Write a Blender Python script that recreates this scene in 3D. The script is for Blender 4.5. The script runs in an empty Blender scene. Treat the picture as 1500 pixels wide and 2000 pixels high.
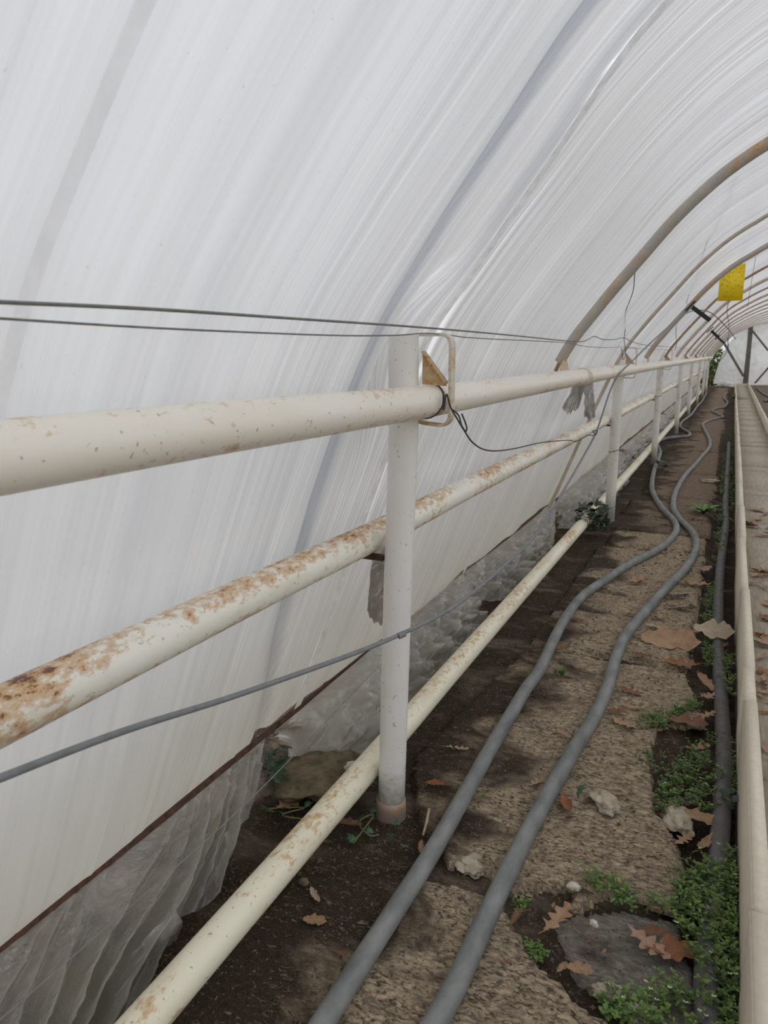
import bpy, bmesh, math, random
import numpy as np
from mathutils import Vector, noise, Matrix

SC = bpy.context.scene
COL = SC.collection
# ------------------------------------------------------------------ camera
F_PX, EYE = 1450.0, 1.25
PITCH = math.atan(308 / F_PX)
YAW = math.atan(684 / (F_PX / math.cos(PITCH)))
FW = np.array([-math.sin(YAW) * math.cos(PITCH), math.cos(YAW) * math.cos(PITCH), -math.sin(PITCH)])
RT = np.array([math.cos(YAW), math.sin(YAW), 0.0])
UP = np.cross(RT, FW)
CAM = np.array([0.0, 0.0, EYE])
cd = bpy.data.cameras.new('camera')
cam = bpy.data.objects.new('camera', cd); COL.objects.link(cam)
cam.location = CAM
cam.rotation_euler = (math.pi / 2 - PITCH, 0, YAW)
cd.sensor_fit = 'VERTICAL'; cd.sensor_height = 36; cd.sensor_width = 27
cd.lens = F_PX / 2000 * 36
cd.clip_start = 0.02; cd.clip_end = 300
cd.dof.use_dof = True; cd.dof.focus_distance = 2.4; cd.dof.aperture_fstop = 9.0
SC.camera = cam
# ------------------------------------------------------------------ sky, exposure
W = bpy.data.worlds.new('overcast_sky'); SC.world = W; W.use_nodes = True
nt = W.node_tree; nt.nodes.clear()
wo = nt.nodes.new('ShaderNodeOutputWorld'); bg = nt.nodes.new('ShaderNodeBackground')
tc = nt.nodes.new('ShaderNodeTexCoord'); sp = nt.nodes.new('ShaderNodeSeparateXYZ'); rp = nt.nodes.new('ShaderNodeValToRGB')
nt.links.new(tc.outputs['Generated'], sp.inputs[0]); nt.links.new(sp.outputs['Z'], rp.inputs[0])
nt.links.new(rp.outputs[0], bg.inputs[0]); nt.links.new(bg.outputs[0], wo.inputs[0])
rp.color_ramp.elements[0].color = (0.36, 0.37, 0.385, 1); rp.color_ramp.elements[1].color = (1.0, 1.02, 1.07, 1)   # overcast: zenith brighter than horizon
rp.color_ramp.elements[0].position = 0.02
bg.inputs[1].default_value = 1.72
SC.view_settings.view_transform = 'Standard'; SC.view_settings.look = 'None'
SC.view_settings.exposure = 0.29; SC.view_settings.gamma = 1.0
SC.view_settings.use_curve_mapping = False
SC.cycles.max_bounces = 10; SC.cycles.diffuse_bounces = 5; SC.cycles.transparent_max_bounces = 16
SC.cycles.use_denoising = True

# ------------------------------------------------------------------ helpers
rnd = random.Random(7)
def ray(x, y): return (x - 750) * RT - (y - 1000) * UP + F_PX * FW
def onz(x, y, z=0.0): d = ray(x, y); return CAM + d * (z - EYE) / d[2]
def onx(x, y, X): d = ray(x, y); return CAM + d * X / d[0]
def ony(x, y, Y): d = ray(x, y); return CAM + d * Y / d[1]
def ond(x, y, dep): return CAM + ray(x, y) / F_PX * dep

def link(o): COL.objects.link(o); return o
def tag(o, label=None, cat=None, group=None, kind=None):
    if label: o['label'] = label
    if cat: o['category'] = cat
    if group: o['group'] = group
    if kind: o['kind'] = kind
    return o
def thing(name, label, cat, loc=(0, 0, 0), group=None, kind=None):
    o = link(bpy.data.objects.new(name, None)); o.location = loc; o.empty_display_size = .05
    return tag(o, label, cat, group, kind)

class MB:
    def __init__(s): s.v = []; s.f = []
    def add(s, vs, fs):
        n = len(s.v); s.v += [tuple(map(float, p)) for p in vs]; s.f += [tuple(i + n for i in q) for q in fs]
    def box(s, lo, hi):
        x0, y0, z0 = lo; x1, y1, z1 = hi
        s.add([(x0,y0,z0),(x1,y0,z0),(x1,y1,z0),(x0,y1,z0),(x0,y0,z1),(x1,y0,z1),(x1,y1,z1),(x0,y1,z1)],
              [(0,3,2,1),(4,5,6,7),(0,1,5,4),(1,2,6,5),(2,3,7,6),(3,0,4,7)])
    def tube(s, pts, r, n=10, cap=True, flat=None):
        pts = [Vector(p) for p in pts]; m = len(pts)
        rs = r if hasattr(r, '__len__') else [r] * m
        T = [(pts[min(i + 1, m - 1)] - pts[max(i - 1, 0)]).normalized() for i in range(m)]
        ref = Vector((0, 0, 1)) if abs(T[0].z) < .9 else Vector((1, 0, 0))
        N = (ref - T[0] * ref.dot(T[0])).normalized(); vs = []; fs = []
        for i in range(m):
            N = (N - T[i] * N.dot(T[i])).normalized(); B = T[i].cross(N)
            for k in range(n):
                a = 2 * math.pi * k / n
                vs.append(pts[i] + (N * math.cos(a) + B * math.sin(a)) * rs[i])
        for i in range(m - 1):
            for k in range(n):
                k2 = (k + 1) % n; fs.append((i * n + k, i * n + k2, (i + 1) * n + k2, (i + 1) * n + k))
        if cap:
            q = len(vs); vs += vs[:n] + vs[(m - 1) * n:m * n]
            fs.append(tuple(reversed(range(q, q + n)))); fs.append(tuple(range(q + n, q + 2 * n)))
        s.add(vs, fs)
    def ribbon(s, pts, side, w, t):
        """flat bar: width w along the fixed vector side, thickness t"""
        pts = [Vector(p) for p in pts]; S = Vector(side).normalized(); m = len(pts); vs = []; fs = []
        for i in range(m):
            T = (pts[min(i + 1, m - 1)] - pts[max(i - 1, 0)]).normalized(); N = T.cross(S).normalized()
            for a, b in ((-1, -1), (1, -1), (1, 1), (-1, 1)): vs.append(pts[i] + S * (a * w / 2) + N * (b * t / 2))
        for i in range(m - 1):
            for k in range(4):
                k2 = (k + 1) % 4; fs.append((i * 4 + k, i * 4 + k2, (i + 1) * 4 + k2, (i + 1) * 4 + k))
        fs.append((3, 2, 1, 0)); q = (m - 1) * 4; fs.append((q, q + 1, q + 2, q + 3)); s.add(vs, fs)
    def build(s, name, mat, parent=None, smooth=True):
        me = bpy.data.meshes.new(name); me.from_pydata(s.v, [], s.f); me.update()
        return meshobj(name, me, mat, parent, smooth)
def meshobj(name, me, mat, parent=None, smooth=True):
    if mat: me.materials.append(mat)
    if smooth: me.polygons.foreach_set('use_smooth', [True] * len(me.polygons))
    o = link(bpy.data.objects.new(name, me))
    if parent:
        o.parent = parent; o.matrix_parent_inverse = Matrix.Translation(-Vector(parent.location))
    return o
def gridobj(name, V, mat, parent=None, uv=None, keep=None):
    """V: array (n,m,3)"""
    n, m = V.shape[:2]
    idx = np.arange(n * m).reshape(n, m)
    q = np.stack([idx[:-1, :-1], idx[1:, :-1], idx[1:, 1:], idx[:-1, 1:]], -1).reshape(-1, 4)
    if keep is not None: q = q[keep.reshape(-1)]
    me = bpy.data.meshes.new(name)
    me.vertices.add(n * m); me.vertices.foreach_set('co', V.reshape(-1).astype(np.float32))
    me.loops.add(len(q) * 4); me.loops.foreach_set('vertex_index', q.reshape(-1).astype(np.int32))
    me.polygons.add(len(q)); me.polygons.foreach_set('loop_start', (np.arange(len(q)) * 4).astype(np.int32))
    me.update(calc_edges=True)
    if uv is not None:
        l = me.uv_layers.new(name='along'); l.data.foreach_set('uv', uv.reshape(-1, 2)[q.reshape(-1)].reshape(-1).astype(np.float32))
    me.validate()
    return meshobj(name, me, mat, parent)
def spline(pts, per=8):
    P = [np.array(p, float) for p in pts]; P = [2 * P[0] - P[1]] + P + [2 * P[-1] - P[-2]]; out = []
    for i in range(1, len(P) - 2):
        a, b, c, d = P[i - 1:i + 3]
        for k in range(per):
            t = k / per
            out.append(.5 * (2 * b + (c - a) * t + (2 * a - 5 * b + 4 * c - d) * t * t + (3 * b - a - 3 * c + d) * t ** 3))
    out.append(P[-2]); return out
def fbm(x, y, z=0., o=4): return noise.fractal((x, y, z), 1.0, 2.0, o)

# ------------------------------------------------------------------ materials
def mat(name, rough=.6):
    m = bpy.data.materials.new(name); m.use_nodes = True
    b = m.node_tree.nodes['Principled BSDF']; b.inputs['Roughness'].default_value = rough
    return m, m.node_tree, b
def nd(t, typ, **kw):
    n = t.nodes.new(typ)
    for k, v in kw.items():
        if k in n.inputs: n.inputs[k].default_value = v
        else: setattr(n, k, v)
    return n
def coords(t, scale=(1, 1, 1), out='Object', rot=(0, 0, 0)):
    c = nd(t, 'ShaderNodeTexCoord'); mp = nd(t, 'ShaderNodeMapping'); mp.inputs['Scale'].default_value = scale
    mp.inputs['Rotation'].default_value = rot
    t.links.new(c.outputs[out], mp.inputs[0]); return mp.outputs[0]
def tex(t, vec, scale, detail=4, rough=.55, dist=0.0):
    n = nd(t, 'ShaderNodeTexNoise'); n.inputs['Scale'].default_value = scale; n.inputs['Detail'].default_value = detail
    n.inputs['Roughness'].default_value = rough; n.inputs['Distortion'].default_value = dist
    t.links.new(vec, n.inputs['Vector']); return n.outputs['Fac']
def ramp(t, fac, stops, interp='LINEAR'):
    r = nd(t, 'ShaderNodeValToRGB'); r.color_ramp.interpolation = interp
    e = r.color_ramp.elements
    while len(e) < len(stops): e.new(.5)
    for i, (p, c) in enumerate(stops):
        e[i].position = p; e[i].color = (c, c, c, 1) if not hasattr(c, '__len__') else (*c, 1)
    t.links.new(fac, r.inputs[0]); return r.outputs[0]
def mix(t, fac, a, b, mode='MIX'):
    n = nd(t, 'ShaderNodeMix', data_type='RGBA', blend_type=mode)
    for s, v in ((0, fac), (6, a), (7, b)):
        if isinstance(v, (int, float)): n.inputs[s].default_value = v if s == 0 else (v, v, v, 1)
        elif isinstance(v, tuple): n.inputs[s].default_value = (*v, 1)
        else: t.links.new(v, n.inputs[s])
    return n.outputs[2]
def math_(t, op, a, b=0.0):
    n = nd(t, 'ShaderNodeMath', operation=op)
    for i, v in enumerate((a, b)):
        if isinstance(v, (int, float)): n.inputs[i].default_value = v
        else: t.links.new(v, n.inputs[i])
    return n.outputs[0]
def bump(t, b, h, strength=.4, dist=.01):
    n = nd(t, 'ShaderNodeBump'); n.inputs['Strength'].default_value = strength; n.inputs['Distance'].default_value = dist
    t.links.new(h, n.inputs['Height']); t.links.new(n.outputs[0], b.inputs['Normal'])

def film_material(name='greenhouse_film', gain=.77):
    m, t, b = mat(name); t.nodes.remove(b); out = t.nodes['Material Output']
    uv = nd(t, 'ShaderNodeUVMap', uv_map='along')
    def st(su, sv, scale, det, off=0):
        mp = nd(t, 'ShaderNodeMapping'); mp.inputs['Scale'].default_value = (su, sv, 1); mp.inputs['Location'].default_value = (off, off * .7, 0)
        t.links.new(uv.outputs[0], mp.inputs[0]); return tex(t, mp.outputs[0], scale, det, .6)
    broad = ramp(t, st(5, .25, 1, 3), [(.3, .0), (.72, 1.0)])
    mid = ramp(t, st(28, .35, 1, 3, 5), [(.36, 0.), (.66, 1.)])
    fine = ramp(t, st(130, .7, 1, 2, 11), [(.38, 0.), (.6, 1.)])
    thin = ramp(t, st(60, .22, 1, 2, 23), [(.62, 0.), (.68, 1.)])
    blot = tex(t, coords(t, (1, 1, 1)), 3.0, 3)
    c = mix(t, broad, (.74, .74, .75), (.90, .90, .905))
        # streaks are fainter where the sheet hangs taut near the first bay
    sx = nd(t, 'ShaderNodeSeparateXYZ'); t.links.new(uv.outputs[0], sx.inputs[0])
    bay = ramp(t, math_(t, 'MULTIPLY', sx.outputs[0], .25), [(.24, .12), (.46, 1.0)])
    c = mix(t, math_(t, 'MULTIPLY', mix(t, mid, .5, 0.0), math_(t, 'ADD', math_(t, 'MULTIPLY', bay, .75), .25)), c, (.62, .61, .60))
    c = mix(t, math_(t, 'MULTIPLY', mix(t, fine, .7, 0.0), bay), c, (.47, .45, .43))
    vf = ramp(t, st(330, .5, 1, 2, 41), [(.40, 0.), (.52, 1.)])
    c = mix(t, math_(t, 'MULTIPLY', mix(t, vf, .45, 0.0), bay), c, (.45, .43, .41))
    c = mix(t, math_(t, 'MULTIPLY', thin, math_(t, 'MULTIPLY', bay, .75)), c, (1.0, 1.0, 1.0))
    c = mix(t, mix(t, ramp(t, blot, [(.35, 0.), (.65, 1.)]), 0.0, .16), c, (.74, .73, .73))
    # fold shade painted into the colour, along with doubled film, by mesh attribute
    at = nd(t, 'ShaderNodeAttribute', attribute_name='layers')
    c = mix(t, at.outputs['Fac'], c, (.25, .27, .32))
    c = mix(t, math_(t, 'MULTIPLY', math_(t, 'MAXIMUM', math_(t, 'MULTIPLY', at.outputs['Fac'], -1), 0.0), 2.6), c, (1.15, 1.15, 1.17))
    # algae and dust low on the sheet, with dimmer light painted into the tint
    low = ramp(t, sx.outputs[1], [(.0, 1.0), (.55, 0.0)])
    al = ramp(t, st(9, 2.2, 1, 6, 31), [(.5, .0), (.68, 1.)])
    c = mix(t, math_(t, 'MULTIPLY', ramp(t, sx.outputs[1], [(.05, 1.0), (.85, 0.0)]), .62), c, (.55, .485, .34))
    c = mix(t, math_(t, 'MULTIPLY', math_(t, 'MULTIPLY', low, al), .45), c, (.50, .46, .30))
    sp = ramp(t, tex(t, coords(t), 120, 1), [(.755, 0.), (.78, 1.)])
    c = mix(t, math_(t, 'MULTIPLY', sp, .3), c, (.3, .28, .25))
    c = mix(t, 1.0, c, (gain, gain, gain), 'MULTIPLY')
    tr = nd(t, 'ShaderNodeBsdfTranslucent'); df = nd(t, 'ShaderNodeBsdfDiffuse'); gl = nd(t, 'ShaderNodeBsdfGlossy')
    t.links.new(c, tr.inputs[0]); df.inputs[0].default_value = (.8, .8, .8, 1)
    gl.inputs['Roughness'].default_value = .22
    bp = nd(t, 'ShaderNodeBump'); bp.inputs['Strength'].default_value = .25; bp.inputs['Distance'].default_value = .004
    t.links.new(mid, bp.inputs['Height']); t.links.new(bp.outputs[0], gl.inputs['Normal'])
    m1 = nd(t, 'ShaderNodeMixShader'); m1.inputs[0].default_value = .12
    t.links.new(tr.outputs[0], m1.inputs[1]); t.links.new(df.outputs[0], m1.inputs[2])
    fr = nd(t, 'ShaderNodeLayerWeight'); fr.inputs[0].default_value = .22
    m2 = nd(t, 'ShaderNodeMixShader'); t.links.new(math_(t, 'MULTIPLY', fr.outputs['Facing'], .4), m2.inputs[0])
    t.links.new(m1.outputs[0], m2.inputs[1]); t.links.new(gl.outputs[0], m2.inputs[2])
    t.links.new(m2.outputs[0], out.inputs[0]); return m
def film_band(name, a, b_, grit):
    m, t, b = mat(name); t.nodes.remove(b); out = t.nodes['Material Output']; co = coords(t, (1, 1, 1))
    c = mix(t, ramp(t, tex(t, co, 30, 4), [(.35, 0.), (.65, 1.)]), a, b_)
    if grit: c = mix(t, math_(t, 'MULTIPLY', ramp(t, tex(t, co, 150, 4, .7), [(.58, 0.), (.66, 1.)]), grit), c, (.3, .29, .24))
    tr = nd(t, 'ShaderNodeBsdfTranslucent'); df = nd(t, 'ShaderNodeBsdfDiffuse'); t.links.new(c, tr.inputs[0]); t.links.new(c, df.inputs[0])
    a_ = nd(t, 'ShaderNodeMixShader'); a_.inputs[0].default_value = .15
    t.links.new(tr.outputs[0], a_.inputs[1]); t.links.new(df.outputs[0], a_.inputs[2]); t.links.new(a_.outputs[0], out.inputs[0]); return m
def clear_film(name, clear=.5, tint=(.85, .84, .8), dirt=(.45, .42, .33)):
    m, t, b = mat(name); t.nodes.remove(b); out = t.nodes['Material Output']
    co = coords(t)
    n1 = tex(t, co, 9, 4, .6, .6); n2 = tex(t, co, 22, 5, .6, 1.2)
    c = mix(t, ramp(t, n1, [(.4, 0.), (.7, 1.)]), tint, dirt)
    tr = nd(t, 'ShaderNodeBsdfTranslucent'); df = nd(t, 'ShaderNodeBsdfDiffuse'); gl = nd(t, 'ShaderNodeBsdfGlossy'); tp = nd(t, 'ShaderNodeBsdfTransparent')
    t.links.new(c, tr.inputs[0]); t.links.new(c, df.inputs[0]); gl.inputs['Roughness'].default_value = .13
    tp.inputs[0].default_value = (.93, .93, .92, 1)
    bp = nd(t, 'ShaderNodeBump'); bp.inputs['Strength'].default_value = .9; bp.inputs['Distance'].default_value = .02
    t.links.new(n2, bp.inputs['Height']); t.links.new(bp.outputs[0], gl.inputs['Normal'])
    a = nd(t, 'ShaderNodeMixShader'); a.inputs[0].default_value = .5
    t.links.new(tr.outputs[0], a.inputs[1]); t.links.new(df.outputs[0], a.inputs[2])
    e = nd(t, 'ShaderNodeMixShader'); t.links.new(ramp(t, n1, [(.3, clear + .12), (.7, clear - .18)]), e.inputs[0])
    t.links.new(a.outputs[0], e.inputs[1]); t.links.new(tp.outputs[0], e.inputs[2])
    fr = nd(t, 'ShaderNodeLayerWeight'); fr.inputs[0].default_value = .25
    g = nd(t, 'ShaderNodeMixShader'); t.links.new(math_(t, 'ADD', math_(t, 'MULTIPLY', fr.outputs['Facing'], .6), .07), g.inputs[0])
    t.links.new(e.outputs[0], g.inputs[1]); t.links.new(gl.outputs[0], g.inputs[2])
    t.links.new(g.outputs[0], out.inputs[0]); return m
def painted(name, col, rust=.0, zc=None, r=.0375, stain=.3, rough=.42, dirt_z=None):
    """white paint; rust blisters gather along the wet upper side of a pipe when zc is given"""
    m, t, b = mat(name, rough); co = coords(t, (1, .55, 1))
    n1 = tex(t, co, 62, 5, .68); n0 = tex(t, co, 5, 3); n2 = tex(t, coords(t), 260, 2); n3 = tex(t, coords(t, (1, .25, 1)), 20, 4)
    c = mix(t, ramp(t, n0, [(.3, 0.), (.7, 1.)]), col, tuple(x * y for x, y in zip(col, (.95, .93, .88))))
    c = mix(t, math_(t, 'MULTIPLY', ramp(t, n3, [(.55, 0.), (.72, 1.)]), stain), c, (.62, .5, .3))
    pos = nd(t, 'ShaderNodeNewGeometry'); sx = nd(t, 'ShaderNodeSeparateXYZ'); t.links.new(pos.outputs['Position'], sx.inputs[0])
    if rust > 0:
        k = math_(t, 'ADD', n1, math_(t, 'MULTIPLY', math_(t, 'SUBTRACT', n0, .5), .75))
        if zc is not None:
            h = math_(t, 'DIVIDE', math_(t, 'SUBTRACT', sx.outputs[2], zc), r)
            k = math_(t, 'ADD', k, ramp(t, math_(t, 'ADD', math_(t, 'MULTIPLY', h, .5), .5), [(.0, .03), (.2, -.05), (.55, -.06), (.85, .1), (1.0, .1)]) if False else math_(t, 'MULTIPLY', math_(t, 'SUBTRACT', math_(t, 'ABSOLUTE', math_(t, 'ADD', h, -.1)), .5), .16))
        e = 1 - rust
        f1 = ramp(t, k, [(.40 + .22 * e, 0.), (.47 + .22 * e, .55), (.60 + .22 * e, 1.)])
        c = mix(t, math_(t, 'MULTIPLY', f1, .85), c, (.56, .28, .075))
        f2 = ramp(t, math_(t, 'ADD', k, math_(t, 'MULTIPLY', math_(t, 'SUBTRACT', n2, .5), .3)), [(.60 + .22 * e, 0.), (.68 + .22 * e, 1.)])
        c = mix(t, f2, c, (.15, .055, .03))
        bump(t, b, math_(t, 'ADD', f1, f2), .25, .002)
    spk = ramp(t, tex(t, coords(t), 95, 1), [(.71, 0.), (.74, 1.)])
    c = mix(t, math_(t, 'MULTIPLY', spk, .6), c, (.3, .2, .12))
    if dirt_z:
        lo = ramp(t, math_(t, 'ADD', math_(t, 'DIVIDE', sx.outputs[2], dirt_z), math_(t, 'MULTIPLY', math_(t, 'SUBTRACT', n1, .5), .9)), [(.3, 1.), (1.0, 0.)])
        c = mix(t, math_(t, 'MULTIPLY', lo, .8), c, (.2, .17, .13))
    t.links.new(c, b.inputs['Base Color']); return m
def plain(name, a, b_, scale=20, rough=.7, bumps=.3, dist=.004, stretch=(1, 1, 1), spec=.5, det=5):
    m, t, b = mat(name, rough); n = tex(t, coords(t, stretch), scale, det, .6)
    t.links.new(mix(t, ramp(t, n, [(.32, 0.), (.68, 1.)]), a, b_), b.inputs['Base Color'])
    b.inputs['Specular IOR Level'].default_value = spec
    if bumps: bump(t, b, n, bumps, dist)
    return m
def ground_material(name, bare, wet, soil_bias, edge_x=None):
    """worn concrete with soil and moss lying over it in patches; soil_bias > 0 gives more soil"""
    m, t, b = mat(name, .92); b.inputs['Specular IOR Level'].default_value = .25
    co = coords(t, (1, 1.5, 1)); n1 = tex(t, co, 3.2, 5, .6, .4); n2 = tex(t, coords(t, (1, 2.2, 1), rot=(0, 0, -.3)), 48, 5, .7, 1.1); n3 = tex(t, coords(t), 210, 3, .7)
    n4 = tex(t, coords(t, (1, 1.6, 1), rot=(0, 0, .5)), 26, 4, .6, 1.0)
    conc = mix(t, ramp(t, n2, [(.38, 0.), (.56, 1.)]), wet, bare)
    conc = mix(t, ramp(t, n4, [(.3, .5), (.6, 0.)]), conc, (.13, .098, .07))
    soil = mix(t, ramp(t, n3, [(.3, 0.), (.72, 1.)]), (.028, .019, .013), (.11, .075, .05))
    soil = mix(t, ramp(t, n2, [(.58, 0.), (.64, .8)]), soil, (.36, .29, .2))
    k = math_(t, 'ADD', math_(t, 'ADD', n1, math_(t, 'MULTIPLY', math_(t, 'SUBTRACT', n2, .5), .35)), soil_bias)
    if edge_x is not None:   # soil has drifted against the wall side of the bed
        sx = nd(t, 'ShaderNodeSeparateXYZ'); g = nd(t, 'ShaderNodeNewGeometry'); t.links.new(g.outputs['Position'], sx.inputs[0])
        k = math_(t, 'ADD', k, math_(t, 'MULTIPLY', math_(t, 'SUBTRACT', edge_x, sx.outputs[0]), .9))
    c = mix(t, ramp(t, k, [(.46, 0.), (.6, 1.)]), conc, soil)
    wh = ramp(t, tex(t, coords(t), 130, 0), [(.78, 0.), (.8, 1.)])
    c = mix(t, math_(t, 'MULTIPLY', wh, .7), c, (.42, .38, .3))
    t.links.new(c, b.inputs['Base Color'])
    bump(t, b, math_(t, 'ADD', math_(t, 'ADD', n2, math_(t, 'MULTIPLY', n4, .8)), math_(t, 'MULTIPLY', n3, .5)), .9, .02)
    return m
def leaf_material(name, a, b_):
    m, t, b = mat(name, .6); n = tex(t, coords(t), 4.5, 5); n2 = tex(t, coords(t), 30, 3)
    c = mix(t, ramp(t, n, [(.35, 0.), (.65, 1.)]), a, b_); c = mix(t, ramp(t, n2, [(.56, 0.), (.7, .5)]), c, tuple(x * .5 for x in a))
    cc = nd(t, 'ShaderNodeTexCoord'); sx = nd(t, 'ShaderNodeSeparateXYZ'); t.links.new(cc.outputs['Object'], sx.inputs[0])
    ay = math_(t, 'ABSOLUTE', sx.outputs[1])
    rib = ramp(t, ay, [(.004, 1.), (.016, 0.)])
    fr = math_(t, 'FRACT', math_(t, 'MULTIPLY', math_(t, 'SUBTRACT', sx.outputs[0], math_(t, 'MULTIPLY', ay, .9)), 8.0))
    vein = math_(t, 'MAXIMUM', rib, math_(t, 'MULTIPLY', ramp(t, math_(t, 'ABSOLUTE', math_(t, 'SUBTRACT', fr, .5)), [(.02, 1.), (.09, 0.)]), .7))
    c = mix(t, math_(t, 'MULTIPLY', vein, .5), c, tuple(min(1, x * 1.45 + .04) for x in a))
    t.links.new(c, b.inputs['Base Color']); bump(t, b, math_(t, 'ADD', math_(t, 'MULTIPLY', vein, -1.0), n2), .6, .006); return m

M = dict(
    film=film_material(), film_new=film_material('newer_greenhouse_film', 1.1), skirt=clear_film('loose_clear_film', .66, (.95, .94, .91), (.62, .59, .48)), skirt2=clear_film('loose_milky_film', .40, (.95, .93, .87), (.62, .58, .48)),  # unseen right-hand film passes extra light, added to brighten the interior
    rag=clear_film('dirty_film_rag', .03, (.33, .30, .27), (.22, .19, .16)),
    endsheet=clear_film('end_sheet', .0, (.95, .96, .97), (.84, .83, .79)),
    pipe_top=painted('top_pipe_paint', (.87, .83, .745), .03, 1.143, stain=.12), pipe_mid=painted('mid_pipe_paint', (.88, .865, .78), .58, .782, stain=.35),
    pipe_low=painted('low_pipe_paint', (.88, .85, .69), .03, .12, stain=.5), post=painted('post_paint', (.82, .81, .79), 0, stain=.04, dirt_z=.16),
    post_far=painted('far_post_paint', (.78, .77, .73), .18, stain=.3, dirt_z=.25), bracket=painted('bracket_paint', (.66, .62, .52), .42, stain=.6),
    gusset=painted('gusset_paint', (.56, .47, .33), .95, stain=.9), collar=painted('collar_paint', (.42, .33, .28), .72, stain=.5, dirt_z=.07),
    hoop_white=painted('white_hoop_paint', (.74, .74, .74), .06, stain=.1), hoop_grey=painted('grey_hoop_paint', (.42, .39, .35), .45, stain=.5, rough=.6),
    rust=plain('rusty_iron', (.11, .05, .028), (.04, .02, .014), 40, .85, .5), rust_rod=plain('rusty_rod', (.42, .29, .20), (.30, .18, .11), 25, .8, .3),
    strap=film_band('pale_strap', (.96, .96, .96), (.90, .90, .90), .0), strap_dirty=film_band('grainy_strap', (.97, .97, .96), (.80, .79, .76), .35),
    beige_rod=plain('beige_rod', (.58, .51, .43), (.44, .36, .28), 25, .8, .3),
    hose=plain('grey_hose', (.25, .255, .245), (.125, .13, .13), 22, .6, .3, .003, (1, .4, 1)), hose_dark=plain('dark_hose', (.13, .125, .125), (.07, .065, .065), 22, .6, .3, .003),
    wire=plain('grey_wire', (.2, .2, .19), (.12, .12, .11), 60, .5, .2), wire_dark=plain('dark_wire', (.045, .045, .045), (.025, .025, .025), 60, .55, .2),
    cable=plain('grey_cable', (.22, .23, .24), (.16, .165, .17), 40, .55, .2), string=plain('pale_string', (.27, .265, .25), (.2, .2, .18), 60, .8, 0),
    curb=plain('curb_concrete', (.70, .635, .505), (.62, .56, .445), 55, .9, .12, .003, (1, 1, 1), .3), paver=plain('paver_concrete', (.50, .445, .36), (.33, .29, .235), 30, .9, .5, .004, (3, .35, 1), .3),
    soil=ground_material('bed_soil', (.33, .265, .19), (.12, .09, .065), .12), slab=ground_material('worn_slab', (.76, .60, .41), (.11, .078, .05), -.05, -.50),
    slab_far=ground_material('far_worn_slab', (.42, .31, .215), (.15, .105, .075), -.04, -.42),
    patch=ground_material('grey_patch', (.44, .40, .34), (.2, .18, .15), -.12), bedsoil=plain('right_bed_soil', (.16, .12, .08), (.08, .06, .04), 12, .95, .6, .02),
    out_ground=plain('outside_ground', (.20, .155, .10), (.13, .125, .06), 2, .95, 0), rock=plain('pale_rubble', (.54, .47, .37), (.3, .25, .18), 34, .9, 1.0, .010),
    moss_rock=plain('mossy_rock', (.22, .175, .11), (.07, .065, .03), 26, .95, .8, .01), pebble=plain('white_pebble', (.62, .58, .5), (.5, .46, .38), 40, .8, .2),
    green=plain('weed_leaf', (.085, .17, .035), (.05, .11, .02), 60, .55, 0), green2=plain('young_weed_leaf', (.16, .25, .05), (.10, .19, .035), 60, .55, 0),
    stem=plain('weed_stem', (.16, .19, .07), (.2, .17, .09), 60, .7, 0), flower=plain('weed_flower', (.8, .8, .72), (.7, .7, .62), 60, .7, 0),
    ivy=plain('ivy_leaf', (.02, .05, .02), (.012, .03, .014), 40, .4, .2), ivy2=plain('young_ivy_leaf', (.045, .12, .05), (.03, .085, .035), 40, .45, .2),
    yellow=plain('yellow_card', (1.0, .72, .01), (.92, .65, .01), 4, .45, 0), specks=plain('dead_insects', (.06, .04, .02), (.03, .02, .01), 60, .8, 0),
    black=plain('black_steel', (.012, .011, .011), (.02, .018, .017), 40, .6, .2), rust_leafy=plain('bush_leaf', (.12, .2, .05), (.2, .24, .1), 6, .7, 0),
    rootlet=plain('rootlet', (.19, .125, .08), (.11, .07, .045), 60, .9, 0), twig=plain('pale_twig', (.45, .34, .22), (.36, .26, .16), 60, .8, .2),
    frame=plain('weathered_frame', (.2, .18, .15), (.1, .085, .07), 14, .8, .3), crumb=plain('soil_crumb', (.16, .12, .085), (.07, .05, .035), 60, .95, 0),
)
LEAF = dict(tan=leaf_material('tan_leaf', (.42, .27, .15), (.30, .17, .085)), brown=leaf_material('brown_leaf', (.24, .115, .055), (.14, .07, .04)),
    dark=leaf_material('dark_leaf', (.09, .05, .035), (.055, .03, .02)), pink=leaf_material('pinkish_leaf', (.42, .27, .19), (.32, .19, .12)),
    rust=leaf_material('rust_leaf', (.30, .115, .04), (.2, .075, .03)), pale=leaf_material('pale_leaf', (.50, .41, .30), (.40, .31, .21)))

# ------------------------------------------------------------------ film tunnel
PROF = [(-1.205, .03), (-1.103, .223), (-.892, .767), (-.702, 1.221), (-.55, 1.446), (-.387, 1.645), (-.26, 1.795), (-.122, 1.925), (-.021, 1.998), (.05, 2.04)]
a0 = math.radians(33); RC = 2.6; XC = .05 + RC * math.sin(a0); ZC = 2.04 - RC * math.cos(a0)
left = spline([(x, z, 0) for x, z in PROF], 8)[:-1]
left = [(p[0], p[1]) for p in left] + [(XC - RC * math.sin(a0 * (1 - k / 14)), ZC + RC * math.cos(a0 * (1 - k / 14))) for k in range(15)]
right = [(2 * XC - x, z) for x, z in reversed(left[:-1])]
def resample(P, n):
    P = np.array(P); L = np.concatenate([[0], np.cumsum(np.hypot(*np.diff(P, axis=0).T))]); s = np.linspace(0, L[-1], n)
    return np.stack([np.interp(s, L, P[:, 0]), np.interp(s, L, P[:, 1])], 1), s
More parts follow.
